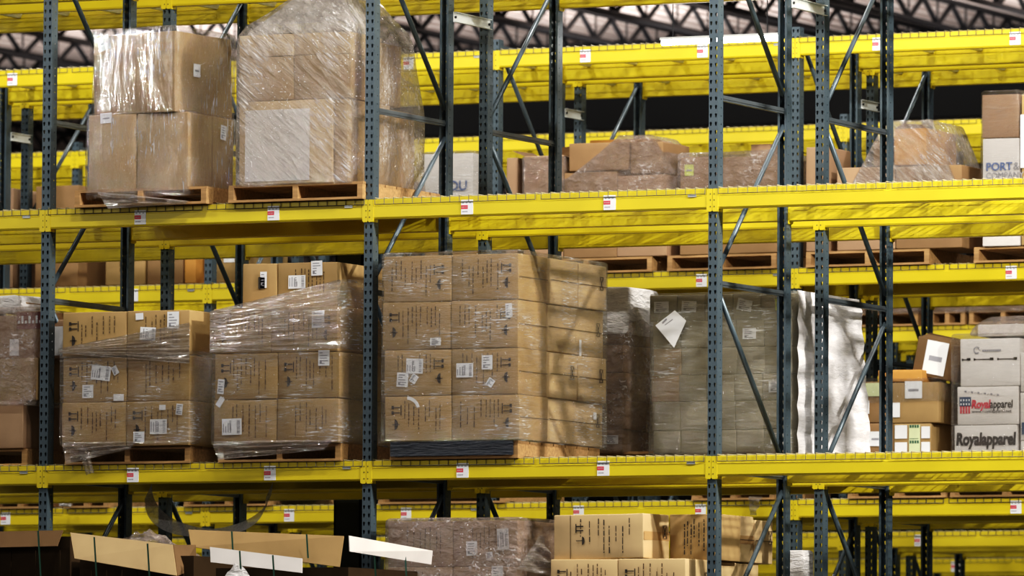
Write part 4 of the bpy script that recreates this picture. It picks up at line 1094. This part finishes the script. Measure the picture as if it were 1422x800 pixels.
# Royal stack
gR = 'white lettered cartons at the right edge'
yR = YC-.06
px0 = [1324, 1325, 1329, 1333]; px1 = [1411, 1412, 1414, 1416]
lv = [None, 634, 590, 537, 469]
zz = [zq, cz(1370, 637, yR), cz(1370, 590, yR), cz(1370, 536.5, yR), cz(1370, 470, yR)]
lt = ['lowest white carton of the lettered stack, hidden behind the beam', 'white carton with large black lettering, just above the beam', 'white carton with flag emblem and red and black lettering', 'top white carton with a small round grey emblem']
for k in range(4):
    o = carton(cx(px0[k], yR, 560), cx(px1[k], yR, 560), yR, yR+.55, zz[k], zz[k+1], lt[k], 'white_board', group=gR, bulge=.006)
    w, d, h = o['dims']
    if k == 1:
        lettering(o, 'Royalapparel', .015, h*.42, .125, 'ink', bold=.006, squeeze=.74, shear=.1)
    if k == 2:
        lettering(o, 'Royal', .115, h*.44, .085, 'red', bold=.004, squeeze=.80, shear=.15); lettering(o, 'apparel', .265, h*.44, .085, 'ink', bold=.0015, squeeze=.74, shear=.05)
        lettering(o, 'www.royalapparel.net', .12, h*.31, .038, 'ink', bold=.0, squeeze=.95)
        mb = MB(); fx, fz = .025, h*.30
        for q in range(4): rect(mb, fx+q*.022, fx+q*.022+.014, fz, fz+.055, 0)
        rect(mb, fx-.006, fx+.088, fz+.055, fz+.125, 1)
        for q in range(4):
            for z in range(2): rect(mb, fx+q*.022+.002, fx+q*.022+.012, fz+.063+z*.030, fz+.078+z*.030, 2, .001)
        addmesh(o, 'printed_emblem', mb, ['red', 'navy_ink', 'paper'])
        mb = MB()
        for q in range(11): rect(mb, .06+q*.026, .078+q*.026, h*.86-q*.003, h*.90-q*.003-.008*(q % 2), 0, 0, .3 if q % 2 else -.3)
        addmesh(o, 'handwriting', mb, ['grey_ink'])
    if k == 3:
        mb = MB(); uc, vc = .135, h*.76
        for q in range(14):
            t0, t1 = 2*math.pi*q/16, 2*math.pi*(q+1)/16
            mb.face([(uc+r_*math.cos(t), 0, vc+r_*math.sin(t)) for r_, t in ((.018, t0), (.028, t0), (.028, t1), (.018, t1))])
        for q in range(9): rect(mb, uc+.045+q*.017, uc+.058+q*.017, vc-.012, vc+.004)
        addmesh(o, 'printed_emblem', mb, ['grey_ink'])
        mb = MB()
        for q, (a, b) in enumerate(((.015, .085), (.11, .27), (.30, .46))):
            rect(mb, a, b, h*.555, h*.575); rect(mb, b-.03, b, h*.545, h*.60); rect(mb, a, a+.012, h*.54, h*.59)
        addmesh(o, 'printed_marking', mb, ['ink'])
for k in range(3):
    o = carton(cx(1416.5, yR, 560), cx(1500, yR, 560), yR, yR+.55, [zq, zz[1]+.13, zz[2]+.24][k], [zz[1]+.128, zz[2]+.238, zz[3]+.25][k], f'white carton cut by the right edge, {["lowest", "middle", "top"][k]} of its column', 'white_board', group=gR)
    if k == 1: lettering(o, 'R', .01, .05, .12, 'navy_ink', bold=.004)
wrap(cx(1324, yR, 560), cx(1500, yR, 560), yR, yR+.55, zq, zz[4]+.02, 'clear film round the white lettered cartons', 'film_thin', .022, .008, 72, 14)
def tp5(v, w, d, h):
    k = v.z/h; return Vector((v.x*(1-.5*k*k), v.y, v.z))
carton(cx(1350, yR, 460), cx(1440, yR, 460), yR+.1, yR+.5, zz[4]+.022, zz[4]+.11, 'flat wrapped pack lying on the white lettered cartons', 'white_board', group=gR)
wrap(cx(1345, yR, 460), cx(1450, yR, 460), yR+.08, yR+.52, zz[4]+.021, zz[4]+.15, 'loose film bulging over the flat pack at the right edge', 'film_pink', .02, .02, 73, 10, True, taper=tp5)

# ======== left and centre of row C, lower level: pallets and flat boards just visible below the shelf
for p0, p1, t in ((-10, 64, 'at the far left edge'), (88, 150, 'left of the first rear post'), (255, 375, 'under the hanging plastic strip'), (525, 700, 'behind the second frame'), (960, 1075, 'behind the unwrapped cartons')):
    pallet((cx(p0, YC, 698)+cx(p1, YC, 698))/2, YC, SC1, f'wooden pallet across the aisle on the lower level {t}', abs(cx(p1, YC, 698)-cx(p0, YC, 698)), 1.1)
o = carton(cx(318, YC, 698), cx(470, YC, 698), YC+.02, YC+.9, SC1+PALH+.001, SC1+PALH+.045, 'flat teal board lying on a pallet across the aisle', 'teal', cat='board', bulge=0)
for p0, p1, pt, m_, t in ((0, 62, 640, 'kraft_brown', 'brown carton across the aisle at the far left, lower level'), (92, 150, 640, 'kraft_pink', 'pinkish carton across the aisle behind the first frame, lower level')):
    carton(cx(p0, YC, 660), cx(p1, YC, 660), YC+.03, YC+.7, SC1+PALH+.001, cz((p0+p1)/2, pt, YC), t, m_, group=gC1)
sheet('film_scrap', quad_fn((cx(83, YC-.05), YC-.05, cz(83, 703, YC)), (cx(100, YC-.05), YC-.05, cz(100, 705, YC)), (cx(101, YC-.05), YC-.05, cz(101, 697, YC)), (cx(84, YC-.05), YC-.05, cz(84, 694, YC)), .02, 2, 3), 10, 6, 'film_white', 'scrap of white film over the far beam at lower left', 'plastic film')
sheet('film_scrap', quad_fn((cx(1042, YC-.05), YC-.05, cz(1042, 716, YC)), (cx(1050, YC-.05), YC-.05, cz(1050, 716, YC)), (cx(1058, YC-.05), YC-.05, cz(1058, 690, YC)), (cx(1040, YC-.05), YC-.05, cz(1040, 690, YC)), .02, 2, 3), 8, 12, 'film_band', 'film scrap hanging over the far beam beside the third frame', 'plastic film')
# ======== row E middle level at right: low wrapped loads
YE = ROWY['E']-.03; SE2 = LZ('E', 2)+.006
for k, (p0, p1, h, m_, t) in enumerate(((1180, 1275, .16, 'kraft_pink', 'low pinkish wrapped carton far back beyond the last rear post'), (1290, 1340, .18, 'kraft_brown', 'low brown wrapped carton far back left of the white stack'), (1345, 1440, .24, 'kraft_pink', 'low wrapped carton far back above the white stack'))):
    pallet((cx(p0, YE, 450)+cx(p1, YE, 450))/2, YE, SE2, f'wooden pallet in the fifth rack row under the {t.split(" far")[0]}', abs(cx(p1, YE, 450)-cx(p0, YE, 450)), 1.0)
    carton(cx(p0, YE, 450), cx(p1, YE, 450), YE, YE+.6, SE2+PALH+.001, SE2+PALH+h, t, m_, group='wrapped loads in the fifth rack row')
    wrap(cx(p0, YE, 450), cx(p1, YE, 450), YE, YE+.6, SE2+PALH-.03, SE2+PALH+h, 'film round the '+t, 'film_pink', .02, .012, 80+k, 8)

def area(name, loc, target, sx, sy, power, c=(1, .97, .93)):
    l = bpy.data.lights.new(name, 'AREA'); l.shape = 'RECTANGLE'; l.size = sx; l.size_y = sy; l.energy = power; l.color = c
    o = bpy.data.objects.new(name, l); col.objects.link(o); o.location = loc
    o.rotation_euler = (Vector(target)-Vector(loc)).to_track_quat('-Z', 'Y').to_euler()
    return o
# strips over the front aisle, stronger toward the right
for x, p in ((-5, 42), (-1, 66), (3, 120), (7, 215), (11, 290)):
    area('aisle_light', (x, -2.6, 9.4), (x, -1.2, 3.6), .6, .15, p)
area('aisle_key', (13.5, -1.8, 9.2), (3.5, .4, 4.4), .4, .25, 1400, (1, .955, .89))
for x in (-11.5, -8.5, -5.5, -2.5, .5, 3.5, 8):
    area('added_sparkle_strip', (x, -12.0, 8.9), (x+2, 0, 4.6), 1.2, .06, 30, (1, .97, .93))  # unseen strips added to put sparkle on the stretch film
for x in (-15, -11, -7, -3, 1):
    area('added_sparkle_strip', (x, -20.0, 8.9), (x+4, 0, 4.6), 1.2, .06, 50, (1, .97, .93))  # second row of added strips, again for film highlights
for x in (-9, -5, -1, 3, 7):
    area('aisle_light', (x, 4.4, 10.2), (x, 5.4, 3.5), .6, .2, 165)
for x in (-14, -9, -4, 1, 6):
    area('aisle_light', (x, 11.4, 10.2), (x, 12.4, 3.5), .6, .2, 150)
for x in (-19, -13, -7, -1, 5):
    area('aisle_light', (x, 18.4, 10.2), (x, 19.0, 3.5), .6, .2, 150)
for x in (-30, -24, -18, -12, -6, 0):
    o = area('added_roof_uplight', (x, 36, 9.3), (x, 37.2, 11), 4, 3, 150, (1, .93, .9)); o.data.spread = R_(120)  # unseen uplights added to brighten the roof deck
for x in (-40, -32):
    o = area('added_roof_uplight', (x, 56, 8), (x, 58, 11), 8, 8, 900, (1, .93, .9)); o.data.spread = R_(110)  # added uplights for the roof beyond the header
w = bpy.data.worlds.new('world'); scene.world = w; w.use_nodes = True
bg = w.node_tree.nodes['Background']; bg.inputs[0].default_value = (.85, .92, 1, 1); bg.inputs[1].default_value = .003
scene.view_settings.view_transform = 'Standard'
scene.view_settings.look = 'None'
scene.view_settings.exposure = .08
scene.cycles.transparent_max_bounces = 24
scene.cycles.max_bounces = 6

vs = scene.view_settings
vs.use_curve_mapping = True
cv = vs.curve_mapping.curves[3]
for p in ((.03, .0175), (.12, .110), (.45, .51)): cv.points.new(*p)
vs.curve_mapping.update()
